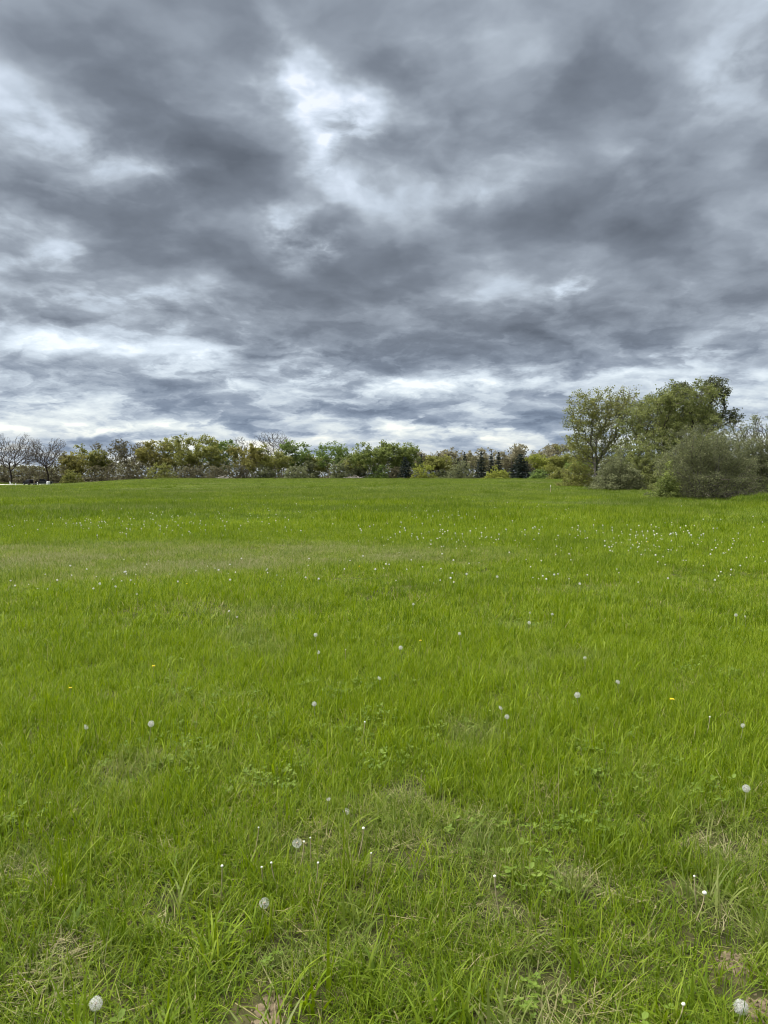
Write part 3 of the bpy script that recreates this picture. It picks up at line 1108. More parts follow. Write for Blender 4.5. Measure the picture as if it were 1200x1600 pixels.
def tree(name, label, cat, x, y, h, w, leaf=None, barkm='bark_dark', twigm=None, seed=1, ntips=260, nleaf=2600, lsize=0.4, clear=0.25,
         r_base=None, r_tip=0.03, stems=1, lobes=7, lift=0.12, droop=0.0, sig=None, group=None, depth=None, bf=0.35, step=None, thin=None,
         leafy_side=None, tops=None, spread=0.16, tips=None, lean=0.0, shell=0.45, aspect=0.7, extra_leaf=None):
    rng = np.random.default_rng(seed)
    z = float(terrain(x, y))
    root = thing(name, label, cat, (x, y, z), 0.0, group)
    r_base = r_base or 0.022 * h
    z0 = clear * h
    if tips is None:
        tips = lobe_tips(rng, ntips, w, z0, h, lobes, depth=depth, shell=shell) if stems == 1 else dome_tips(rng, ntips, w, h, depth or w)
    if stems == 1:
        nseg = max(2, int(z0 / 0.8))
        roots = [((0, 0, -0.2), -1)]
        for k in range(1, nseg + 1):
            roots.append(((lean * z0 * k / nseg + rng.normal(0, 0.03 * z0 / nseg), rng.normal(0, 0.03 * z0 / nseg), z0 * k / nseg), k - 1))
    else:
        roots = [((0, 0, -0.2), -1)]
        for k in range(stems):
            a = 6.283 * k / stems + rng.normal(0, 0.3)
            q = rng.uniform(0.2, 1.0) * 0.10 * w
            roots.append(((math.cos(a) * q, math.sin(a) * q * 0.7, rng.uniform(0.05, 0.2) * max(z0, 0.5)), 0))
    pos, par, ends = grow(rng, roots, tips, bf, step or max(0.35, h / 16), 0.07, lift)
    rad = branch_radii(par, ends, r_tip, r_base)
    ok = par >= 0
    i = np.where(ok)[0]
    p0, p1, q0, q1 = pos[par[i]], pos[i], rad[par[i]], rad[i]
    q0 = np.minimum(q0, q1 * 1.6)
    thin = thin or max(r_tip * 2.2, r_base * 0.16)
    big = q1 > thin
    V, F = tubes(p0[big], p1[big], q0[big], q1[big], 6)
    mesh_obj('trunk' if stems == 1 else 'stems', V, F, M[barkm], root, smooth=True)
    V, F = tubes(p0[~big], p1[~big], q0[~big], q1[~big], 3)
    if leaf is None:
        mesh_obj('crown', V, F, M[twigm or barkm], root)
        return root
    tag(mesh_obj('branches', V, F, M[twigm or barkm], root), kind='stuff')
    # leaves gather round the outer twigs
    ct = rng.random(len(pos)) * 0.5 + 0.25
    cl = np.repeat(rng.random(len(ends)) * 0.6 + 0.2, 1)
    pick = rng.integers(0, len(ends), nleaf)
    wt = cl[pick]
    c = pos[ends[pick]]
    if leafy_side is not None:
        keep = rng.random(nleaf) < leafy_side(c)
        c, wt = c[keep], wt[keep]
    back = pos[np.maximum(par[ends[pick]], 0)] if leafy_side is None else pos[np.maximum(par[ends[pick]], 0)][keep]
    s = rng.random(len(c))[:, None] ** 1.5
    c = c + (back - c) * s
    sg = sig if sig is not None else w * 0.035
    c = c + rng.normal(0, sg, c.shape) * np.array([1, 1, 0.75]) - np.array([0, 0, droop * sg])
    c[:, 2] = np.maximum(c[:, 2], 0.05)
    V, F, A = leaf_cards(rng, c, lsize, wt, droop, aspect, spread)
    mesh_obj('crown', V, F, M[leaf], root, attrs={'tint': A})
    return root


def conifer(name, label, cat, x, y, h, w, seed=1, group=None, dens=1.0, base=0.06, lsize=0.5, leaf='needles', power=0.9):
    rng = np.random.default_rng(seed)
    z = float(terrain(x, y))
    root = thing(name, label, cat, (x, y, z), 0.0, group)
    V, F = tubes(np.array([[0, 0, -0.2], [0, 0, h * 0.5]]), np.array([[0, 0, h * 0.5], [0, 0, h * 0.97]]), np.array([0.018 * h, 0.010 * h]), np.array([0.010 * h, 0.01]), 7)
    mesh_obj('trunk', V, F, M['bark_dark'], root, smooth=True)
    C, T = [], []
    lev = int(11 * dens + h * 0.9)
    for k in range(lev):
        t = base + (1 - base) * (k + rng.uniform(-0.3, 0.3)) / lev
        L0 = w / 2 * max(0.05, (1 - t) ** power)
        nb = int(7 + 5 * (1 - t))
        for b in range(nb):
            a = 6.283 * (b + rng.uniform(-0.35, 0.35)) / nb + k * 0.7
            L = L0 * rng.uniform(0.68, 1.18)
            m = max(4, int(L / 0.16 * dens))
            u = rng.random(m) ** 0.75
            side = rng.normal(0, 0.13, m) * L * (1.1 - u)
            zz = t * h - 0.20 * u * L + 0.10 * u * u * L + rng.normal(0, 0.04 * h / lev * 4, m)
            px = np.cos(a) * u * L - np.sin(a) * side
            py = np.sin(a) * u * L + np.cos(a) * side
            C.append(np.stack([px, py, np.clip(zz, 0.1, h)], -1))
            T.append(np.full(m, rng.uniform(0.2, 0.8)))
    V, F, A = leaf_cards(rng, np.concatenate(C), lsize, np.concatenate(T), 0.35, 0.55, 0.2)
    mesh_obj('crown', V, F, M[leaf], root, attrs={'tint': A})
    return root


def far_tree(px, top, wpx, d, **kw):
    """places a tree d metres off so that it stands at that point of the skyline"""
    x, zt = xz(px, top, d)
    h = zt - float(terrain(x, d))
    return dict(x=x, y=d, h=h, w=wpx * (1.12 if d > 250 else 1.0) / FPX * d, **kw)


G_LINE = 'trees along the far edge of the field'
G_SHRUB = 'shrubs along the far edge of the field'
G_FIR = 'dark evergreens along the far edge of the field'


def build_tree_line():
    T = 'tree'
    S = 'shrub'
    # bare trees over the gravel lot
    tree('bare_tree', 'broad leafless grey tree over the white chair at the edge of the gravel', T, **far_tree(16, 679, 74, 282), barkm='bark_dark', twigm='twig_brown', seed=3, ntips=2200, clear=0.18, r_base=0.28, r_tip=0.03, lobes=9, lift=0.16, group=G_LINE)
    tree('bare_tree', 'rounded leafless grey tree behind the two black vehicles', T, **far_tree(74, 687, 58, 284), barkm='bark_dark', twigm='twig_brown', seed=4, ntips=2000, clear=0.18, r_base=0.26, r_tip=0.03, lobes=8, lift=0.16, group=G_LINE)
    # budding woodland edge, west to east
    rows = [
        # px, top, width, dist, leaf, label, twigs, leaves
        (118, 707, 44, 292, 'leaf_gold', 'low gold-budded tree just east of the leafless pair', 200, 2000),
        (143, 699, 46, 300, 'leaf_olive', 'olive-gold budding tree with rounded top next to brown twiggy trees', 240, 2200),
        (170, 693, 44, 305, 'leaf_brown', 'brown twiggy tree in early bud behind the olive-gold tree', 380, 900),
        (202, 690, 50, 300, 'leaf_brown', 'grey-brown tree with airy twig top beside the tall gold-green trees', 420, 1100),
        (240, 692, 48, 298, 'leaf_gold', 'gold-brown budding tree left of the tallest gold-green tree', 260, 2400),
        (276, 686, 56, 303, 'leaf_olive', 'olive tree filling the gap beside the tallest gold-green tree', 260, 2600),
        (313, 680, 66, 296, 'leaf_olive', 'tallest gold-green tree of the far tree line, domed crown', 330, 3400),
        (345, 690, 44, 306, 'leaf_green', 'darker green shoulder tree right of the tallest gold-green tree', 220, 2000),
        (384, 697, 52, 290, 'leaf_gold', 'yellow-green tree with rounded crown standing before a bare grey top', 240, 2600),
        (376, 684, 46, 312, None, 'bare grey treetop rising behind the yellow-green tree', 480, 0),
        (434, 677, 62, 308, None, 'tall bare grey-topped tree, highest twigs of the middle tree line', 640, 0),
        (424, 697, 52, 294, 'leaf_olive', 'olive tree with half-open leaves under the tall bare grey top', 260, 2000),
        (466, 690, 42, 300, 'leaf_green', 'slim green-grey tree leaning on the tall bare grey top', 260, 1700),
        (522, 692, 46, 292, 'leaf_green', 'narrow upright green tree with forked stems standing alone', 220, 1700),
        (498, 712, 34, 302, 'leaf_olive', 'small olive tree filling the gap left of the narrow upright tree', 160, 1300),
        (550, 708, 40, 306, 'leaf_olive', 'pale olive tree behind the narrow upright tree', 180, 1300),
        (578, 694, 56, 286, 'leaf_bright', 'full green tree with broad dark lower boughs', 280, 3200),
        (613, 692, 34, 292, 'leaf_bright', 'fresh green tree with a peaked top between two fuller green trees', 200, 1900),
        (638, 694, 36, 288, 'leaf_bright', 'fresh green tree with a notched top above the dark cedar', 200, 2000),
        (672, 707, 46, 318, 'leaf_tan', 'pale tan tree in the distance behind the small cedar', 220, 1800),
        (706, 704, 50, 324, 'leaf_tan', 'pale tan distant tree left of the tall dark spruces', 240, 1900),
        (744, 702, 44, 328, 'leaf_tan', 'pale tan distant tree showing over the dark spruces', 220, 1700),
        (790, 700, 50, 322, 'leaf_tan', 'pale grey-tan tree behind the broad blue-black spruce', 240, 1900),
        (826, 695, 46, 318, 'leaf_tan', 'tan tree with bare twig tips standing up behind the broad spruce', 320, 1500),
        (858, 695, 52, 310, 'leaf_tan', 'pale olive-tan tree right of the bare twig tips', 260, 2300),
        (690, 713, 40, 300, 'leaf_olive', 'olive round-headed tree behind the sage-green round shrub', 180, 1700),
        (848, 711, 36, 262, 'leaf_lime', 'light green slender tree right of the broad spruce', 180, 1700),
        (882, 712, 48, 240, 'leaf_olive', 'olive spreading small tree left of the big half-leafed tree', 220, 2200),
        (906, 722, 40, 200, 'leaf_green', 'small green tree tucked under the big half-leafed tree', 180, 1800),
    ]
    for k, (px, top, w, d, leaf, label, nt, nl) in enumerate(rows):
        if leaf is None:
            tree('bare_tree', label, T, **far_tree(px, top, w, d), barkm='bark_grey', twigm='twig_brown', seed=20 + k, ntips=int(nt * 1.8), clear=0.3, r_base=0.22, r_tip=0.035, lift=0.18, group=G_LINE)
            continue
        twiggy = leaf == 'leaf_brown'
        tree('tree', label, T, **far_tree(px, top, w, d), leaf=leaf, barkm='bark_grey' if k % 3 else 'bark_dark', twigm='twig_brown', seed=20 + k,
             ntips=nt, nleaf=int(nl * 2.4), lsize=0.58 * d / 295, clear=0.08 if not twiggy else 0.12, r_base=0.20, r_tip=0.03 if twiggy else 0.02, lift=0.14, group=G_LINE, sig=0.42)
    # dark evergreens
    firs = [
        (633, 712, 24, 276, 'dark narrow cedar in front of the fresh green trees', 1.0, 0.55),
        (658, 708, 13, 300, 'small dark pointed cedar right of the notched green tree', 0.8, 0.8),
        (701, 709, 12, 312, 'thin dark spire of spruce left of the tall spruce clump', 0.8, 0.8),
        (716, 716, 18, 308, 'lower dark spruce before the thin spires', 0.8, 0.8),
        (726, 706, 18, 310, 'dark pointed spruce at the left of the tall spruce clump', 0.9, 0.8),
        (752, 703, 26, 298, 'tallest dark spruce with a sharp tip', 1.0, 0.85),
        (768, 707, 22, 302, 'dark spruce just right of the tallest one', 0.9, 0.85),
        (779, 705, 20, 306, 'dark pointed spruce at the right of the tall spruce clump', 0.9, 0.85),
        (813, 708, 42, 268, 'broad blue-black spruce standing by itself at the field edge', 1.3, 0.6),
    ]
    for k, (px, top, w, d, label, dn, pw) in enumerate(firs):
        conifer('spruce' if 'spruce' in label else 'cedar', label, 'evergreen', **far_tree(px, top, w, d), seed=60 + k, group=G_FIR, dens=dn, power=pw, lsize=0.55)
    # shrubs along the foot of the trees
    shr = [
        (8, 728, 36, 288, 'leaf_brown', 'dark brown brush under the broad leafless tree'),
        (46, 724, 40, 292, 'leaf_brown', 'dark brown brush between the two leafless trees'),
        (84, 722, 44, 290, 'leaf_brown', 'brown brush at the right of the black vehicles'),
        (112, 735, 34, 280, 'leaf_olive', 'low olive shrub at the end of the gravel lot'),
        (160, 722, 50, 290, 'leaf_brown', 'brown thicket below the olive-gold tree'),
        (205, 720, 50, 288, 'leaf_brown', 'brown thicket below the grey-brown airy tree'),
        (252, 724, 46, 286, 'leaf_olive', 'olive shrub below the gold-brown tree'),
        (298, 726, 46, 286, 'leaf_brown', 'grey-brown shrub left under the tallest gold-green tree'),
        (340, 728, 44, 284, 'leaf_brown', 'grey-brown shrub right under the tallest gold-green tree'),
        (378, 728, 42, 300, 'leaf_brown', 'dark brown shrub under the yellow-green tree'),
        (414, 728, 42, 286, 'leaf_sage', 'grey shrub at the foot of the tall bare grey top'),
        (462, 729, 46, 272, 'leaf_sage', 'rounded grey-green shrub standing out before the trees'),
        (484, 716, 30, 284, 'leaf_dark', 'dark green bush right of the rounded grey-green shrub'),
        (534, 716, 38, 284, 'leaf_sage', 'grey twiggy shrub under the narrow upright tree'),
        (560, 728, 30, 290, 'leaf_dark', 'dark low bush at the left foot of the full green tree'),
        (594, 728, 40, 282, 'leaf_green', 'green shrub at the right foot of the full green tree'),
        (618, 730, 24, 280, 'leaf_brown', 'brown shrub left of the dark cedar'),
        (660, 726, 42, 276, 'leaf_lime', 'pale lime shrub right of the dark cedar'),
        (690, 734, 26, 290, 'leaf_dark', 'dark shrub between the lime shrub and the sage round one'),
        (719, 719, 46, 270, 'leaf_sage', 'large round sage-green shrub before the tall spruces'),
        (778, 729, 42, 262, 'leaf_lime', 'bright yellow-lime shrub left of the broad spruce'),
        (842, 734, 30, 255, 'leaf_green', 'green low shrub right of the broad spruce'),
        (872, 730, 36, 215, 'leaf_olive', 'olive shrub at the corner of the field by the stake'),
        (905, 738, 34, 180, 'leaf_sage', 'low grey-green shrub at the foot of the small green tree'),
    ]
    for k, (px, top, w, d, leaf, label) in enumerate(shr):
        tree('shrub', label, S, **far_tree(px, top, w, d), leaf=leaf, barkm='bark_grey', twigm='twig_brown', seed=100 + k, ntips=170, nleaf=2600 if leaf != 'leaf_brown' else 1900,
             lsize=0.50 * d / 290, clear=0.05, stems=5, r_base=0.10, r_tip=0.022, lift=-0.1, group=G_SHRUB, sig=0.3)
    # the wood goes on behind: one mass
    rng = np.random.default_rng(77)
    n = 110000
    u = rng.random(n)
    y = rng.uniform(312, 352, n)
    x = (u * 2.2 - 1.1) * y
    px = 600 + FPX * x / y
    top = 6.6 + 4.6 * fbm(x / 9.0 + 60, y / 30.0, 3)
    top = top * np.where((px < 105) & (px > -40), 0.82, 1.0)
    zz = terrain(x, y) + rng.random(n) ** 0.8 * top
    tint = np.clip(fbm(x / 6.0, zz / 3.0 + y, 2) + rng.normal(0, 0.15, n), 0, 1)
    V, F, A = leaf_cards(rng, np.stack([x, y, zz], -1), 0.85, tint, 0.0, 0.6, 0.1)
    m = 900
    sx, sy = (rng.random(m) * 2.2 - 1.1) * 325, rng.uniform(306, 345, m)
    b0 = np.stack([sx, sy, terrain(sx, sy) - 0.3], -1)
    b1 = b0 + np.stack([rng.normal(0, 0.7, m), rng.normal(0, 0.7, m), rng.uniform(5.5, 10.5, m)], -1)
    V2, F2 = tubes(b0, b1, rng.uniform(0.08, 0.2, m), np.full(m, 0.03), 4)
    idx = np.concatenate([np.zeros(len(F)), np.ones(len(F2))])
    F = np.concatenate([F, F2 + len(V)])
    V = np.concatenate([V, V2])
    A = np.concatenate([A, np.full(len(V2), 0.5)])
    o = mesh_obj('woodland', V, F, [M['leaf_wood'], M['twig_brown']], attrs={'tint': A}, mat_idx=idx)
    tag(o, 'brown thicket of undergrowth behind the far tree line', 'woodland', None, 'stuff')


build_tree_line()


G_COPSE = 'trees of the copse beside the big bush'


def build_copse():
    T, S = 'tree', 'shrub'
    # big half-leafed tree
    d = 98
    a = far_tree(936, 612, 132, d)
    tree('tree', 'big half-leafed tree with yellow-green sprays and open grey branches', T, **a, leaf='leaf_olive', barkm='bark_grey', twigm='twig_brown', seed=208, ntips=1700, nleaf=40000, lsize=0.17,
         clear=0.07, r_base=0.20, r_tip=0.014, lobes=16, lift=0.16, sig=0.22, group=G_COPSE, depth=9.5, step=0.55,
         leafy_side=lambda c: 0.32 + 0.68 * sstep(2.0, -2.0, c[:, 0]))
    # olive drooping tree in the middle
    a = far_tree(1040, 607, 150, 88)
    tree('tree', 'dense olive-green tree with drooping boughs between its half-leafed and dark neighbours', T, **a, leaf='leaf_moss', barkm='bark_dark', twigm='twig_brown', seed=203, ntips=1200, nleaf=36000, lsize=0.19,
         clear=0.08, r_base=0.26, r_tip=0.016, lobes=12, lift=0.05, droop=0.4, sig=0.22, group=G_COPSE, depth=9.0, step=0.5)
    # dark tall tree
    a = far_tree(1104, 596, 98, 92)
    tree('tree', 'tall dark-leafed tree with black trunks topping the copse', T, **a, leaf='leaf_dark', barkm='bark_dark', twigm='bark_dark', seed=205, ntips=600, nleaf=17000, lsize=0.18,
         clear=0.40, r_base=0.26, r_tip=0.020, lobes=9, lift=0.12, sig=0.20, group=G_COPSE, depth=6.5, step=0.5)
    # shrubs at its foot
    for k, (px, top, w, d, leaf, label, nl) in enumerate([
        (966, 706, 84, 80, 'leaf_sage', 'grey-green shrub at the field corner of the copse', 7000),
        (1010, 682, 90, 83, 'leaf_moss', 'olive undergrowth shrub below the drooping tree', 8000),
        (1066, 690, 100, 76, 'leaf_moss', 'shaded dark shrub between the copse and the big bush', 7000),
        (1112, 660, 90, 82, 'leaf_moss', 'green shrub filling in under the tall dark-leafed tree', 7000),
        (905, 716, 70, 104, 'leaf_olive', 'olive shrub under the low left boughs of the big half-leafed tree', 5000),
        (962, 694, 60, 102, 'leaf_moss', 'moss-green shrub hiding the foot of the big half-leafed tree', 5000),
        (935, 742, 26, 84, 'leaf_sage', 'small pale shrub at the tip of the copse', 1600),
    ]):
        tree('shrub', label, S, **far_tree(px, top, w, d), leaf=leaf, barkm='bark_grey', twigm='twig_brown', seed=220 + k, ntips=480, nleaf=int(nl * 2.2), lsize=0.155,
             clear=0.04, stems=7, r_base=0.09, r_tip=0.012, lift=-0.12, sig=0.16, group='shrubs of the copse', step=0.3)
    # bare tops beyond
    for k, (px, top, w, lab) in enumerate([(1160, 652, 34, 'bare grey treetop peeping over the big bush, the left of two'), (1192, 650, 34, 'bare grey treetop peeping over the big bush, the right of two')]):
        tree('bare_tree', lab, T, **far_tree(px, top, w, 130), barkm='bark_grey', twigm='twig_brown', seed=230 + k, ntips=300, clear=0.3, r_base=0.2, r_tip=0.02, lift=0.1, group='bare trees behind the big bush')
    # the big bush at the edge of the field, and its neighbour
    tree('bush', 'big grey-stemmed willow bush with sage leaves arching over the grass', 'bush', **far_tree(1104, 668, 172, 46.5), leaf='leaf_sage', barkm='bark_grey', twigm='twig_brown', seed=241,
         ntips=2400, nleaf=62000, lsize=0.105, clear=0.03, stems=14, r_base=0.085, r_tip=0.008, lift=-0.10, sig=0.12, depth=5.6, step=0.25, bf=0.5, lobes=14, aspect=0.45, shell=0.4, group='bushes by the field edge', leafy_side=lambda c: 0.22 + 0.78 * sstep(0.7, 2.6, c[:, 2]))
    tree('bush', 'taller bush behind the big grey-stemmed one, cut by the frame', 'bush', **far_tree(1196, 656, 200, 49.5), leaf='leaf_sage', barkm='bark_grey', twigm='twig_brown', seed=243,
         ntips=2400, nleaf=80000, lsize=0.105, clear=0.03, stems=12, r_base=0.08, r_tip=0.008, lift=-0.10, sig=0.12, depth=5.5, step=0.25, bf=0.5, lobes=12, aspect=0.45, shell=0.4, group='bushes by the field edge', leafy_side=lambda c: 0.25 + 0.75 * sstep(0.7, 2.6, c[:, 2]))
    tree('shrub', 'small yellow-green shrub at the left foot of the big bush', S, **far_tree(1042, 726, 44, 45.5), leaf='leaf_bright', barkm='bark_grey', twigm='twig_brown', seed=245,
         ntips=260, nleaf=6000, lsize=0.10, clear=0.03, stems=6, r_base=0.04, r_tip=0.007, lift=-0.1, sig=0.10, step=0.25, group='bushes by the field edge')


build_copse()


# ------------------------------------------------------------------ things by the gravel lot
M['paint_black'] = plain('black_car_paint', (0.007, 0.007, 0.008), 0.6, 0.06)
M['glass_dark'] = plain('dark_car_glass', (0.010, 0.012, 0.014), 0.55, 0.08)
M['rubber'] = plain('tyre_rubber', (0.018, 0.018, 0.018), 0.85, 0.2)
M['steel'] = plain('brushed_steel', (0.42, 0.43, 0.44), 0.35, 0.5, 0.7)
M['trim_grey'] = plain('grey_trim', (0.20, 0.20, 0.20), 0.6, 0.3)
M['white_paint'] = plain('white_paint', (0.74, 0.74, 0.72), 0.55, 0.3)
M['white_plastic'] = plain('white_plastic', (0.70, 0.71, 0.70), 0.4, 0.4)
M['red_lens'] = plain('red_lamp_lens', (0.30, 0.01, 0.01), 0.2, 0.5)
M['wood_pale'] = bark('pale_wood', (0.34, 0.28, 0.19), (0.48, 0.41, 0.29), 5.0)
M['wood_weathered'] = bark('weathered_sticks', (0.22, 0.20, 0.17), (0.40, 0.37, 0.33), 4.0)


def wheel(parent, x, y, r=0.36, w=0.24):
    s = 1 if y > 0 else -1
    mb = MB()
    prof = [(r * 0.62, 0.0), (r * 0.95, 0.0), (r, 0.03), (r, w - 0.03), (r * 0.95, w), (r * 0.62, w)]
    n = 18
    v, f = [], []
    for k in range(n):
        a = 2 * math.pi * k / n
        for (q, d) in prof:
            v.append((x + q * math.cos(a), y + s * (d - w / 2), r + q * math.sin(a)))
    m = len(prof)
    for k in range(n):
        for j in range(m):
            a, b = k * m + j, k * m + (j + 1) % m
            c, d = ((k + 1) % n) * m + (j + 1) % m, ((k + 1) % n) * m + j
            f.append((a, b, c, d))
    t = mb.add(v, f).build('wheel', M['rubber'], parent)
    rb = MB()
    yo = y + s * (w / 2 - 0.03)
    v = [(x, yo, r)] + [(x + r * 0.63 * math.cos(6.2832 * k / n), yo - s * 0.015, r + r * 0.63 * math.sin(6.2832 * k / n)) for k in range(n)]
    rb.add(v, [(0, 1 + k, 1 + (k + 1) % n) for k in range(n)])
    for k in range(5):
        a = 6.2832 * k / 5
        rb.tube([(x, yo + s * 0.006, r), (x + r * 0.58 * math.cos(a), yo + s * 0.003, r + r * 0.58 * math.sin(a))], [0.05, 0.03], 5)
    rb.build('rim', M['steel'], t)


def extrude_side(name, pts, y0, y1, mat, parent, narrow=0.0):
    """side profile (x, z) spanned across the vehicle's width; narrow pulls the top edge inwards"""
    zmax, zmin = max(p[1] for p in pts), min(p[1] for p in pts)
    n = len(pts)
    v = []
    for y, s in ((y0, 1), (y1, -1)):
        for (x, z) in pts:
            v.append((x, y + s * narrow * (z - zmin) / (zmax - zmin), z))
    f = [tuple(range(n)), tuple(range(2 * n - 1, n - 1, -1))] + [(i + n, (i + 1) % n + n, (i + 1) % n, i) for i in range(n)]
    return mesh_obj(name, v, f, mat, parent)


def arch(cx, r, n=8):
    return [(cx + r * math.cos(math.pi - math.pi * k / n), 0.34 + r * math.sin(math.pi - math.pi * k / n)) for k in range(n + 1)]


def build_pickup(x, y, rz):
    t = thing('pickup_truck', 'black pickup truck with a silver lower side parked by the white drum', 'truck', (x, y, float(terrain(x, y)) + 0.10), rz)
    low = [(-2.85, 0.42)] + arch(-1.85, 0.47) + arch(1.75, 0.47) + [(2.85, 0.42), (2.9, 0.72), (2.82, 1.02), (1.2, 1.12), (-2.85, 1.12)]
    extrude_side('body', low, -0.97, 0.97, M['paint_black'], t, 0.05)
    cab = extrude_side('cab', [(-0.75, 1.121), (1.25, 1.121), (0.55, 1.80), (0.35, 1.84), (-0.60, 1.84), (-0.72, 1.75)], -0.90, 0.90, M['paint_black'], t, 0.14)
    for s in (-1, 1):
        for (a, b, c, d) in (((-0.62, 1.18), (0.10, 1.18), (0.10, 1.72), (-0.60, 1.72)), ((0.18, 1.18), (1.02, 1.18), (0.50, 1.70), (0.18, 1.72))):
            off = lambda z: 0.90 - 0.14 * (z - 1.121) / 0.719 + 0.004
            v = [(q[0], s * off(q[1]), q[1]) for q in (a, b, c, d)]
            mesh_obj('window', v, [(0, 1, 2, 3)] if s < 0 else [(3, 2, 1, 0)], M['glass_dark'], cab)
        MB().box((0.1, s * 0.985, 0.52), (2.1, 0.03, 0.16)).build('running_board', M['steel'], t)
        MB().box((0.0, s * 0.955, 0.92), (3.6, 0.03, 0.07)).build('side_trim', M['steel'], t)
        MB().box((2.86, s * 0.72, 0.86), (0.08, 0.36, 0.16)).build('headlight', M['white_plastic'], t)
        MB().box((-2.865, s * 0.82, 0.90), (0.05, 0.16, 0.30)).build('tail_light', M['red_lens'], t)
        MB().box((1.0, s * 1.04, 1.22), (0.10, 0.18, 0.16)).build('wing_mirror', M['paint_black'], t)
        for wx in (-1.85, 1.75):
            wheel(t, wx, s * 0.84, 0.38)
    MB().box((2.93, 0, 0.52), (0.12, 1.85, 0.18)).build('bumper', M['steel'], t)
    MB().box((-2.93, 0, 0.52), (0.12, 1.85, 0.18)).build('bumper', M['steel'], t)
    v = [(1.235, -0.78, 1.16), (1.235, 0.78, 1.16), (0.585, 0.70, 1.775), (0.585, -0.70, 1.775)]
    mesh_obj('windscreen', [(p[0] + 0.012, p[1], p[2]) for p in v], [(0, 1, 2, 3)], M['glass_dark'], cab)


def build_suv(x, y, rz):
    t = thing('parked_car', 'black estate-type car with grey roof bars parked left of the pickup', 'car', (x, y, float(terrain(x, y)) + 0.10), rz)
    low = [(-2.25, 0.40)] + arch(-1.38, 0.43) + arch(1.42, 0.43) + [(2.28, 0.40), (2.32, 0.68), (2.2, 0.92), (1.05, 1.04), (-2.28, 1.04), (-2.32, 0.7)]
    extrude_side('body', low, -0.92, 0.92, M['paint_black'], t, 0.05)
    cab = extrude_side('cabin', [(-2.22, 1.041), (1.10, 1.041), (0.25, 1.60), (0.05, 1.66), (-1.75, 1.66), (-1.95, 1.60)], -0.86, 0.86, M['paint_black'], t, 0.15)
    for s in (-1, 1):
        for q in ([(-2.0, 1.1), (-1.2, 1.1), (-1.2, 1.54), (-1.85, 1.54)], [(-1.12, 1.1), (-0.28, 1.1), (-0.28, 1.56), (-1.12, 1.56)], [(-0.2, 1.1), (0.86, 1.1), (0.22, 1.54), (-0.2, 1.56)]):
            off = lambda z: 0.86 - 0.15 * (z - 1.041) / 0.619 + 0.004
            v = [(p[0], s * off(p[1]), p[1]) for p in q]
            mesh_obj('window', v, [(0, 1, 2, 3)] if s < 0 else [(3, 2, 1, 0)], M['glass_dark'], cab)
        MB().tube([(-1.8, s * 0.62, 1.70), (-1.7, s * 0.62, 1.74), (-0.2, s * 0.62, 1.74), (-0.1, s * 0.62, 1.66)], 0.025, 6).build('roof_bar', M['trim_grey'], cab)
        MB().box((2.26, s * 0.66, 0.76), (0.10, 0.34, 0.14)).build('headlight', M['white_plastic'], t)
        MB().box((-2.31, s * 0.76, 0.88), (0.05, 0.18, 0.22)).build('tail_light', M['red_lens'], t)
        MB().box((0.82, s * 0.96, 1.10), (0.10, 0.16, 0.13)).build('wing_mirror', M['paint_black'], t)
        for wx in (-1.38, 1.42):
            wheel(t, wx, s * 0.80, 0.34)
    for sx in (-1, 1):
        MB().box((sx * 2.35, 0, 0.48), (0.10, 1.7, 0.20)).build('bumper', M['trim_grey'], t)
    v = [(1.085, -0.76, 1.07), (1.085, 0.76, 1.07), (0.285, 0.66, 1.575), (0.285, -0.66, 1.575)]
    mesh_obj('windscreen', [(p[0] + 0.012, p[1], p[2] + 0.008) for p in v], [(0, 1, 2, 3)], M['glass_dark'], cab)


def build_chair(x, y, rz):
    t = thing('lawn_chair', 'white wooden lawn chair with reclined back on the gravel', 'chair', (x, y, float(terrain(x, y)) + 0.10), rz)
    for k in range(6):
        MB().box((-0.25 + 0.09 * k, 0, 0.36 + 0.012 * k), (0.08, 0.56, 0.022)).build('seat_slat', M['white_paint'], t)
    for k in range(5):
        yy = -0.24 + 0.12 * k
        hh = 0.98 + 0.05 * (2 - abs(k - 2))
        MB().tube([(-0.26, yy * 0.85, 0.34), (-0.56, yy, hh + 0.1)], [0.050, 0.058], 4).build('back_slat', M['white_paint'], t)
    for s in (-1, 1):
        MB().box((0.0, s * 0.36, 0.60), (0.72, 0.12, 0.025)).build('armrest', M['white_paint'], t)
        MB().box((0.26, s * 0.31, 0.293), (0.09, 0.03, 0.586)).build('leg', M['white_paint'], t)
        MB().tube([(-0.50, s * 0.31, 0.0), (-0.30, s * 0.31, 0.60)], 0.045, 4).build('leg', M['white_paint'], t)


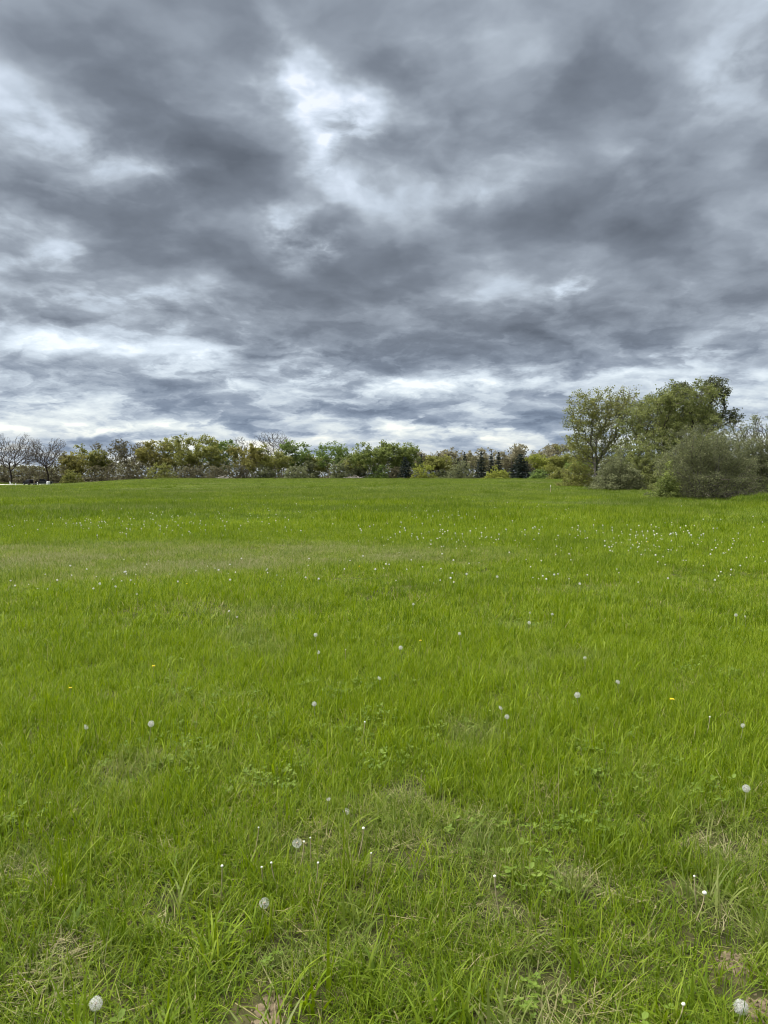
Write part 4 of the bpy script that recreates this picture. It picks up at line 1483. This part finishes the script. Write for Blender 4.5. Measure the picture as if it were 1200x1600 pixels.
def build_lot_things():
    x, _ = xz(66.5, 750, 241)
    build_pickup(x, 241, R(12))
    x, _ = xz(45, 750, 238)
    build_suv(x, 238, R(140))
    x, _ = xz(17.5, 750, 226)
    build_chair(x, 226, R(-20))
    x, _ = xz(75.5, 750, 236)
    t = thing('white_drum', 'white plastic drum standing in front of the pickup', 'drum', (x, 236, float(terrain(x, 236))))
    pr = [(0.0, 0.44), (0.04, 0.52), (0.36, 0.54), (0.40, 0.56), (0.44, 0.54), (0.78, 0.54), (0.82, 0.56), (0.86, 0.54), (1.14, 0.52), (1.2, 0.46)]
    MB().tube([(0, 0, p[0]) for p in pr], [p[1] for p in pr], 20).build('barrel', M['white_plastic'], t, smooth=False)
    MB().tube([(0.2, 0, 1.2), (0.2, 0, 1.27)], 0.09, 10).build('bung', M['trim_grey'], t)
    x, _ = xz(24.5, 750, 225)
    t = thing('bollard', 'short white post beside the lawn chair', 'post', (x, 225, float(terrain(x, 225))))
    MB().tube([(0, 0, -0.1), (0, 0, 0.72), (0, 0, 0.78)], [0.13, 0.13, 0.05], 10).build('shaft', M['white_paint'], t)
    MB().tube([(0, 0, 0.55), (0, 0, 0.63)], 0.137, 10).build('band', M['trim_grey'], t)
    x, _ = xz(58.5, 750, 232)
    t = thing('bollard', 'squat white marker post between the car and the pickup', 'post', (x, 232, float(terrain(x, 232))))
    MB().tube([(0, 0, -0.1), (0, 0, 0.9), (0, 0, 0.97)], [0.17, 0.15, 0.05], 10).build('shaft', M['white_paint'], t)
    MB().tube([(0, 0, 0.62), (0, 0, 0.72)], 0.165, 10).build('band', M['trim_grey'], t)
    x, _ = xz(53.2, 750, 236)
    t = thing('wooden_post', 'tall tan wooden pole between the two black vehicles', 'post', (x, 236, float(terrain(x, 236))))
    MB().tube([(0, 0, -0.2), (0.01, 0, 1.4), (0.0, 0, 2.7)], [0.085, 0.08, 0.07], 9).build('shaft', M['wood_pale'], t)
    MB().box((0, 0, 2.45), (0.5, 0.05, 0.09)).build('crossbar', M['wood_pale'], t)
    # survey stake out in the grass
    gx, gy = ground_point(860, 771)
    t = thing('survey_stake', 'thin pale survey stake standing alone in the grass near the copse', 'stake', (gx, gy, float(terrain(gx, gy))))
    MB().box((0, 0, 0.34), (0.045, 0.022, 0.88)).build('shaft', M['wood_pale'], t)
    MB().box((0, -0.002, 0.69), (0.052, 0.030, 0.16)).build('painted_tip', M['white_paint'], t)
    # heaps of pale sticks under the trees
    rng = np.random.default_rng(9)
    for px, d, wd, lab in ((556, 276, 6.0, 'heap of pale dead sticks below the full green tree'), (350, 278, 7.0, 'long low heap of grey sticks below the tallest gold-green tree')):
        x, _ = xz(px, 750, d)
        mb = MB()
        for _k in range(46):
            cx, cy = rng.normal(0, wd * 0.22), rng.normal(0, 0.7)
            a, e, L = rng.random() * 6.283, rng.normal(0.15, 0.25), rng.uniform(1.0, 2.6)
            z0 = abs(rng.normal(0.35, 0.3))
            dx = np.array([math.cos(a) * math.cos(e), math.sin(a) * math.cos(e), math.sin(e)]) * L / 2
            c = np.array([cx, cy, z0 + abs(dx[2])])
            mb.tube([c - dx, c + dx * 0.3 + rng.normal(0, 0.05, 3), c + dx], [0.07, 0.05, 0.025], 4)
        o = mb.build('brush_pile', M['wood_weathered'], None, (x, d, float(terrain(x, d))))
        tag(o, lab, 'brush pile', 'heaps of sticks under the trees')


build_lot_things()


# ------------------------------------------------------------------ dandelions
def pappus_material():
    m, g = material('dandelion_down')
    n = g.noise(None, 40.0, 2)
    leaf = leafy(g, g.mix(n, (0.56, 0.56, 0.54), (0.70, 0.70, 0.68)), (0.7, 0.7, 0.68), 0.4, 0.7, 0.1)
    finish(g, leaf)
    return m


M['down'] = pappus_material()
M['down_grey'] = plain('weathered_down', (0.45, 0.46, 0.43), 0.8, 0.1)
M['stalk'] = plain('dandelion_stalk', (0.20, 0.22, 0.09), 0.6, 0.2)
M['dry_stalk'] = plain('dead_stalk', (0.38, 0.32, 0.20), 0.8, 0.1)
M['receptacle'] = plain('receptacle', (0.30, 0.26, 0.18), 0.8, 0.1)
M['bald'] = plain('bald_receptacle', (0.62, 0.62, 0.56), 0.6, 0.2)
M['petal'] = plain('yellow_petals', (0.72, 0.56, 0.02), 0.6, 0.2)


def fib_sphere(n):
    k = np.arange(n) + 0.5
    ph, th = np.arccos(1 - 2 * k / n), math.pi * (1 + 5 ** 0.5) * k
    return np.stack([np.cos(th) * np.sin(ph), np.sin(th) * np.sin(ph), np.cos(ph)], -1)


def down_mesh(name, rng, n, rad, part=1.0, mat='down'):
    D = fib_sphere(n)
    hole = rng.normal(size=3)
    hole /= np.linalg.norm(hole)
    V, F, o = [], [], 0
    for d in D:
        if part < 1 and (d @ hole > 1 - 2 * (1 - part) or rng.random() < 0.08):
            continue
        d = d + rng.normal(0, 0.07, 3)
        d /= np.linalg.norm(d)
        u = np.cross(d, (0.3, 0.5, 0.8))
        u /= np.linalg.norm(u)
        w = np.cross(d, u)
        r = rad * rng.uniform(0.90, 1.06)
        V += [d * rad * 0.25 + u * 0.0003, d * rad * 0.25 - u * 0.0003, d * r * 0.82]
        F.append((o, o + 1, o + 2))
        o += 3
        a0 = rng.random() * 6.283
        for k in range(6):
            a = a0 + k * 1.0472
            e = math.cos(a) * u + math.sin(a) * w
            q = math.cos(a + 1.571) * u + math.sin(a + 1.571) * w
            tip = d * r + e * rad * 0.34
            V += [d * r * 0.82 + q * rad * 0.016, d * r * 0.82 - q * rad * 0.016, tip + q * rad * 0.010, tip - q * rad * 0.010]
            F.append((o, o + 1, o + 3, o + 2))
            o += 4
    me = bpy.data.meshes.new(name)
    me.from_pydata([tuple(v) for v in V], [], F)
    me.materials.append(M[mat])
    return me


def ball_mesh(name, rad, mat, sq=1.0, seg=8, ring=6):
    v, f = [(0, 0, -rad * sq)], []
    for i in range(1, ring):
        p = -math.pi / 2 + math.pi * i / ring
        for k in range(seg):
            a = 6.2832 * k / seg
            v.append((rad * math.cos(p) * math.cos(a), rad * math.cos(p) * math.sin(a), rad * sq * math.sin(p)))
    v.append((0, 0, rad * sq))
    for k in range(seg):
        f.append((0, 1 + (k + 1) % seg, 1 + k))
        f.append((len(v) - 1, 1 + (ring - 2) * seg + k, 1 + (ring - 2) * seg + (k + 1) % seg))
        for i in range(ring - 2):
            a, b = 1 + i * seg + k, 1 + i * seg + (k + 1) % seg
            f.append((a, b, b + seg, a + seg))
    me = bpy.data.meshes.new(name)
    me.from_pydata(v, [], f)
    me.materials.append(M[mat])
    return me


def petal_mesh(rng):
    V, F, o = [], [], 0
    for ring, (n, L, up) in enumerate(((16, 0.019, 0.15), (14, 0.015, 0.5), (10, 0.010, 0.9))):
        for k in range(n):
            a = 6.2832 * k / n + ring * 0.2 + rng.normal(0, 0.05)
            c, s = math.cos(a), math.sin(a)
            w = 0.0017
            z = L * up
            V += [(c * 0.002 - s * w, s * 0.002 + c * w, 0), (c * 0.002 + s * w, s * 0.002 - c * w, 0), (c * L + s * w, s * L - c * w, z), (c * L - s * w, s * L + c * w, z)]
            F.append((o, o + 1, o + 2, o + 3))
            o += 4
    me = bpy.data.meshes.new('petals')
    me.from_pydata(V, [], F)
    me.materials.append(M['petal'])
    return me


def stem_mesh(name, h, bend, mat, rng):
    a = rng.random() * 6.283
    pts = [(-bend * math.cos(a) * (1 - t) ** 1.7, -bend * math.sin(a) * (1 - t) ** 1.7, -h * (1 - t) - (0.02 if t == 0 else 0)) for t in (0, 0.25, 0.5, 0.75, 1)]
    mb = MB().tube(pts, [0.0024, 0.0022, 0.002, 0.0019, 0.0018], 5)
    me = bpy.data.meshes.new(name)
    me.from_pydata(mb.v, [], mb.f)
    me.materials.append(M[mat])
    return me


def head_point(px, py, h):
    """where the line of sight comes down to h above the grass roots"""
    d = direction(px, py)
    t = (EYE - h) / -d[2]
    for _ in range(12):
        p = d * t
        t = t - (EYE + p[2] - float(terrain(p[0], p[1])) - h) / d[2] * 0.8
    p = d * t
    return float(p[0]), float(p[1]), float(terrain(p[0], p[1]))


def build_dandelions():
    rng = np.random.default_rng(21)
    full = [down_mesh('seed_head', rng, 85, 0.0205) for _ in range(3)]
    half = [down_mesh('seed_head', rng, 85, 0.020, q) for q in (0.62, 0.5, 0.7)]
    ragged = down_mesh('seed_head', rng, 110, 0.0215, 0.85, 'down_grey')
    core = ball_mesh('receptacle', 0.0052, 'receptacle', 0.8)
    bald = ball_mesh('bald_receptacle', 0.0060, 'bald', 0.85)
    petals = [petal_mesh(rng) for _ in range(2)]
    stems = {h: stem_mesh('stem', h, 0.03, 'stalk', rng) for h in (0.08, 0.11, 0.14, 0.17)}
    dry = {h: stem_mesh('stem', h, 0.03, 'dry_stalk', rng) for h in (0.08, 0.11, 0.14, 0.17)}

    def part(name, me, parent, sc=1.0, rot=0.0):
        o = bpy.data.objects.new(name, me)
        COL.objects.link(o)
        o.parent = parent
        o.scale = (sc, sc, sc)
        o.rotation_euler = (rng.normal(0, 0.3) * (rot > 0), 0, rot)
        return o

    def place(px, py, kind, label, h=0.18, size=1.0):
        h = min(stems, key=lambda q: abs(q - h))
        x, y, z = head_point(px, py, h)
        name = {'full': 'dandelion_clock', 'half': 'dandelion_clock', 'ragged': 'dandelion_clock', 'bald': 'dandelion_stalk', 'flower': 'dandelion_flower'}[kind]
        t = thing(name, label, 'dandelion', (x, y, z + h), rng.random() * 6.283, 'dandelions in the near grass')
        if kind in ('full', 'half', 'ragged'):
            me = ragged if kind == 'ragged' else (full if kind == 'full' else half)[int(rng.integers(0, 3))]
            part('seed_head', me, t, size, rng.random() * 6)
            part('receptacle', core, t, size)
            part('stem', stems[h], t)
        elif kind == 'bald':
            part('receptacle', bald, t, size)
            part('stem', dry[h], t)
        else:
            part('petals', petals[int(rng.integers(0, 2))], t, size)
            part('receptacle', core, t)
            part('stem', stems[h], t)

    near = [
        (150, 1568, 'full', 'full white dandelion clock in the front corner left of the soil patch', 0.18, 1.05),
        (1158, 1574, 'ragged', 'greyish bedraggled dandelion clock beside the right-hand bare soil', 0.14, 1.10),
        (1166, 1232, 'full', 'large round dandelion clock at the right edge above the dry stems', 0.18, 1.05),
        (413, 1411, 'half', 'half-blown dandelion clock above and left of the front soil patch', 0.14, 1.05),
        (464, 1317, 'half', 'half-blown dandelion clock with two bald stalks beside it', 0.14, 1.15),
        (475, 1315, 'bald', 'bald stalk touching the half-blown clock', 0.18, 1.1),
        (485, 1309, 'bald', 'bald stalk just behind the half-blown clock and its companion', 0.18, 0.9),
        (347, 1353, 'bald', 'white bald stalk with long pale stem, leftmost of a loose row', 0.18, 1.3),
        (409, 1355, 'bald', 'white bald stalk in the middle of a loose row', 0.14, 1.1),
        (424, 1348, 'bald', 'white bald stalk above the middle one of a loose row', 0.14, 1.1),
        (497, 1348, 'bald', 'white bald stalk at the right end of a loose row', 0.18, 1.1),
        (568, 1294, 'bald', 'plump white bald stalk alone left of the tall arching grass', 0.18, 1.5),
        (580, 1333, 'bald', 'tiny bald stalk below the plump one', 0.14, 0.9),
        (404, 1293, 'bald', 'tiny bald stalk among bright upright blades', 0.18, 0.9),
        (541, 1268, 'half', 'faint thin dandelion clock sunk in the grass before the arching tuft', 0.10, 0.9),
        (773, 1369, 'bald', 'bald stalk on a straight brown stem in the right front', 0.22, 1.3),
        (1101, 1395, 'bald', 'fat white bald stalk at the right beside dark leaves', 0.14, 1.9),
        (1085, 1369, 'bald', 'small bald stalk above the fat one by dark leaves', 0.18, 1.0),
        (1068, 1569, 'bald', 'pale bald stalk left of the bedraggled clock', 0.10, 1.4),
        (236, 1131, 'full', 'full dandelion clock, the bigger of a pair at the left', 0.22, 1.05),
        (135, 1135, 'half', 'part-blown dandelion clock, the smaller of a pair at the left', 0.18, 1.0),
        (491, 1100, 'full', 'greyish clock midway below a pair of clocks near the centre', 0.18, 0.9),
        (493, 992, 'full', 'upper clock of a close pair left of the centre', 0.22, 1.0),
        (497, 1019, 'half', 'lower clock of a close pair left of the centre', 0.18, 0.95),
        (540, 1015, 'bald', 'small bald stalk right of the close pair of clocks', 0.18, 1.0),
        (626, 1012, 'full', 'single clean clock at the middle of the field', 0.22, 1.0),
        (593, 1059, 'half', 'ragged little clock below the single middle one', 0.18, 0.9),
        (902, 1086, 'full', 'bright clock, largest of the right-hand midfield', 0.22, 1.15),
        (965, 1066, 'half', 'half-blown clock right of the bright midfield clock', 0.18, 0.95),
        (783, 1105, 'half', 'wispy clock, upper of a tight pair in the midfield', 0.18, 0.95),
        (792, 1120, 'full', 'small dense clock, lower of a tight pair in the midfield', 0.18, 0.85),
        (914, 1028, 'half', 'little part-blown clock above the bright midfield clock', 0.18, 0.8),
        (718, 990, 'full', 'clean clock right of centre below two dots', 0.22, 0.85),
        (827, 973, 'full', 'clean clock, lower of two standing one above the other', 0.22, 0.95),
        (828, 957, 'half', 'tiny clock, upper of two standing one above the other', 0.22, 0.7),
        (863, 960, 'half', 'small clock right of the two standing one above the other', 0.22, 0.85),
        (1150, 961, 'full', 'clock at the right edge, left of a touching pair', 0.22, 0.95),
        (1165, 963, 'half', 'clock at the right edge, right of a touching pair', 0.22, 0.7),
        (1161, 1134, 'half', 'wispy clock near the right edge below broad leaves', 0.18, 0.8),
        (570, 1128, 'bald', 'pale bald stalk below the ragged middle clock', 0.18, 1.3),
        (1109, 1120, 'bald', 'bald stalk near the right edge left of the wispy clock', 0.18, 1.3),
        (646, 944, 'full', 'little clock right of centre just past the bright grass', 0.22, 0.75),
        (358, 955, 'half', 'left one of two small white specks at left midfield', 0.22, 0.75),
        (371, 964, 'half', 'right one of two small white specks at left midfield', 0.22, 0.75),
        (1050, 1093, 'flower', 'single yellow dandelion flower at right midfield', 0.14, 1.1),
        (240, 1041, 'flower', 'small yellow flower high at the left midfield', 0.18, 0.9),
        (110, 1075, 'flower', 'yellow flower near the left edge of the midfield', 0.18, 0.8),
        (657, 1001, 'flower', 'small yellow flower right of the single clean clock', 0.18, 0.8),
        (513, 1248, 'half', 'pale tuft of down caught above the faint thin clock', 0.14, 0.6),
        (156, 912, 'full', 'clock before the pale band, left of two', 0.22, 1.0),
        (181, 916, 'half', 'clock before the pale band, right of two', 0.22, 1.0),
        (214, 928, 'half', 'small clock just right of the two before the pale band', 0.22, 0.8),
        (729, 897, 'full', 'clock at the right end of the pale band, left of two', 0.22, 1.0),
        (777, 901, 'full', 'clock at the right end of the pale band, right of two', 0.22, 1.0),
        (906, 912, 'full', 'lone clock below the dense right-hand scatter', 0.22, 1.0),
        (1117, 906, 'full', 'lone clock near the right edge below the dense scatter', 0.22, 0.95),
    ]
    for px, py, kind, lab, h, sz in near:
        place(px, py, kind, lab, h * 0.8, sz * (0.80 if kind != 'bald' else 0.68))

    # farther heads: one small mesh each, stem and head together
    def small(kind):
        b = ball_mesh('b', 0.0185 if kind == 0 else 0.0145, 'down', 0.9, 7, 5)
        v = [tuple(np.array(p.co) * (1 + rng.normal(0, 0.10))) for p in b.vertices]
        f = [tuple(p.vertices) for p in b.polygons]
        nb = len(f)
        mb = MB().add(v, f)
        mb.tube([(0.02, 0.01, -0.20), (0.0, 0, 0)], [0.003, 0.0022], 3)
        me = bpy.data.meshes.new('dandelion_clock')
        me.from_pydata(mb.v, [], mb.f)
        me.materials.append(M['down'] if kind < 2 else M['petal'])
        me.materials.append(M['stalk'])
        for i, p in enumerate(me.polygons):
            p.material_index = 0 if i < nb else 1
        return me
    var = [small(0), small(0), small(1), small(2)]
    regions = [
        # x0, x1, y0, y1, how many, label, group
        (860, 1200, 806, 868, 160, 'white dandelion clock in the dense scatter of specks before the big bush', 'specks before the big bush'),
        (640, 765, 797, 811, 60, 'white dandelion clock in the short row across the middle distance', 'row of specks in the middle distance'),
        (0, 560, 784, 834, 190, 'tiny white dandelion clock in the far scatter at the left', 'far scatter of specks at the left'),
        (180, 650, 868, 906, 46, 'white dandelion clock along the near edge of the pale band', 'specks along the near edge of the pale band'),
        (0, 180, 880, 915, 14, 'white dandelion clock at the left end of the pale band', 'specks at the left end of the pale band'),
        (660, 1200, 868, 905, 42, 'white dandelion clock in the loose scatter in front of the dense one', 'loose scatter right of centre'),
        (560, 900, 800, 866, 110, 'white dandelion clock in the thin scatter right of the pale band', 'thin scatter right of the pale band'),
        (200, 1100, 772, 797, 80, 'tiny white dandelion clock far out before the trees', 'specks far out'),
    ]
    spots = []
    for x0, x1, y0, y1, n, lab, grp in regions:
        for _ in range(n):
            if n > 100:
                c = rng.random() < 0.55
                px = rng.normal(x0 + (x1 - x0) * 0.45, (x1 - x0) * 0.22) if c else rng.uniform(x0, x1)
                py = rng.normal((y0 + y1) / 2 + 3, (y1 - y0) * 0.17) if c else rng.uniform(y0, y1)
            else:
                px, py = rng.uniform(x0, x1), rng.uniform(y0, y1)
            x, y, z = head_point(px, py, 0.15)
            spots.append((y, x, z, lab, grp))
    spots.sort(key=lambda q: q[0])
    rest = spots[240:]
    for y, x, z, lab, grp in spots[:240]:
        o = bpy.data.objects.new('dandelion_clock', var[int(rng.choice(4, p=[0.4, 0.35, 0.22, 0.03]))])
        COL.objects.link(o)
        s = rng.uniform(0.42, 0.88)
        o.scale = (s, s, s)
        o.location = (x, y, z + 0.155 * s)
        o.rotation_euler = (0, 0, rng.random() * 6.283)
        tag(o, lab, 'dandelion', grp)
    mb = MB()
    base = var[0]
    bv = np.array([v.co[:] for v in base.vertices])
    bf = [tuple(p.vertices) for p in base.polygons]
    for y, x, z, lab, grp in rest:
        s = rng.uniform(0.6, 1.05)
        mb.add(bv * s + np.array([x, y, z + 0.155 * s]), bf)
    o = mb.build('dandelions', M['down'])
    tag(o, 'countless tiny white dandelion heads scattered over the far field', 'dandelions', None, 'stuff')


build_dandelions()
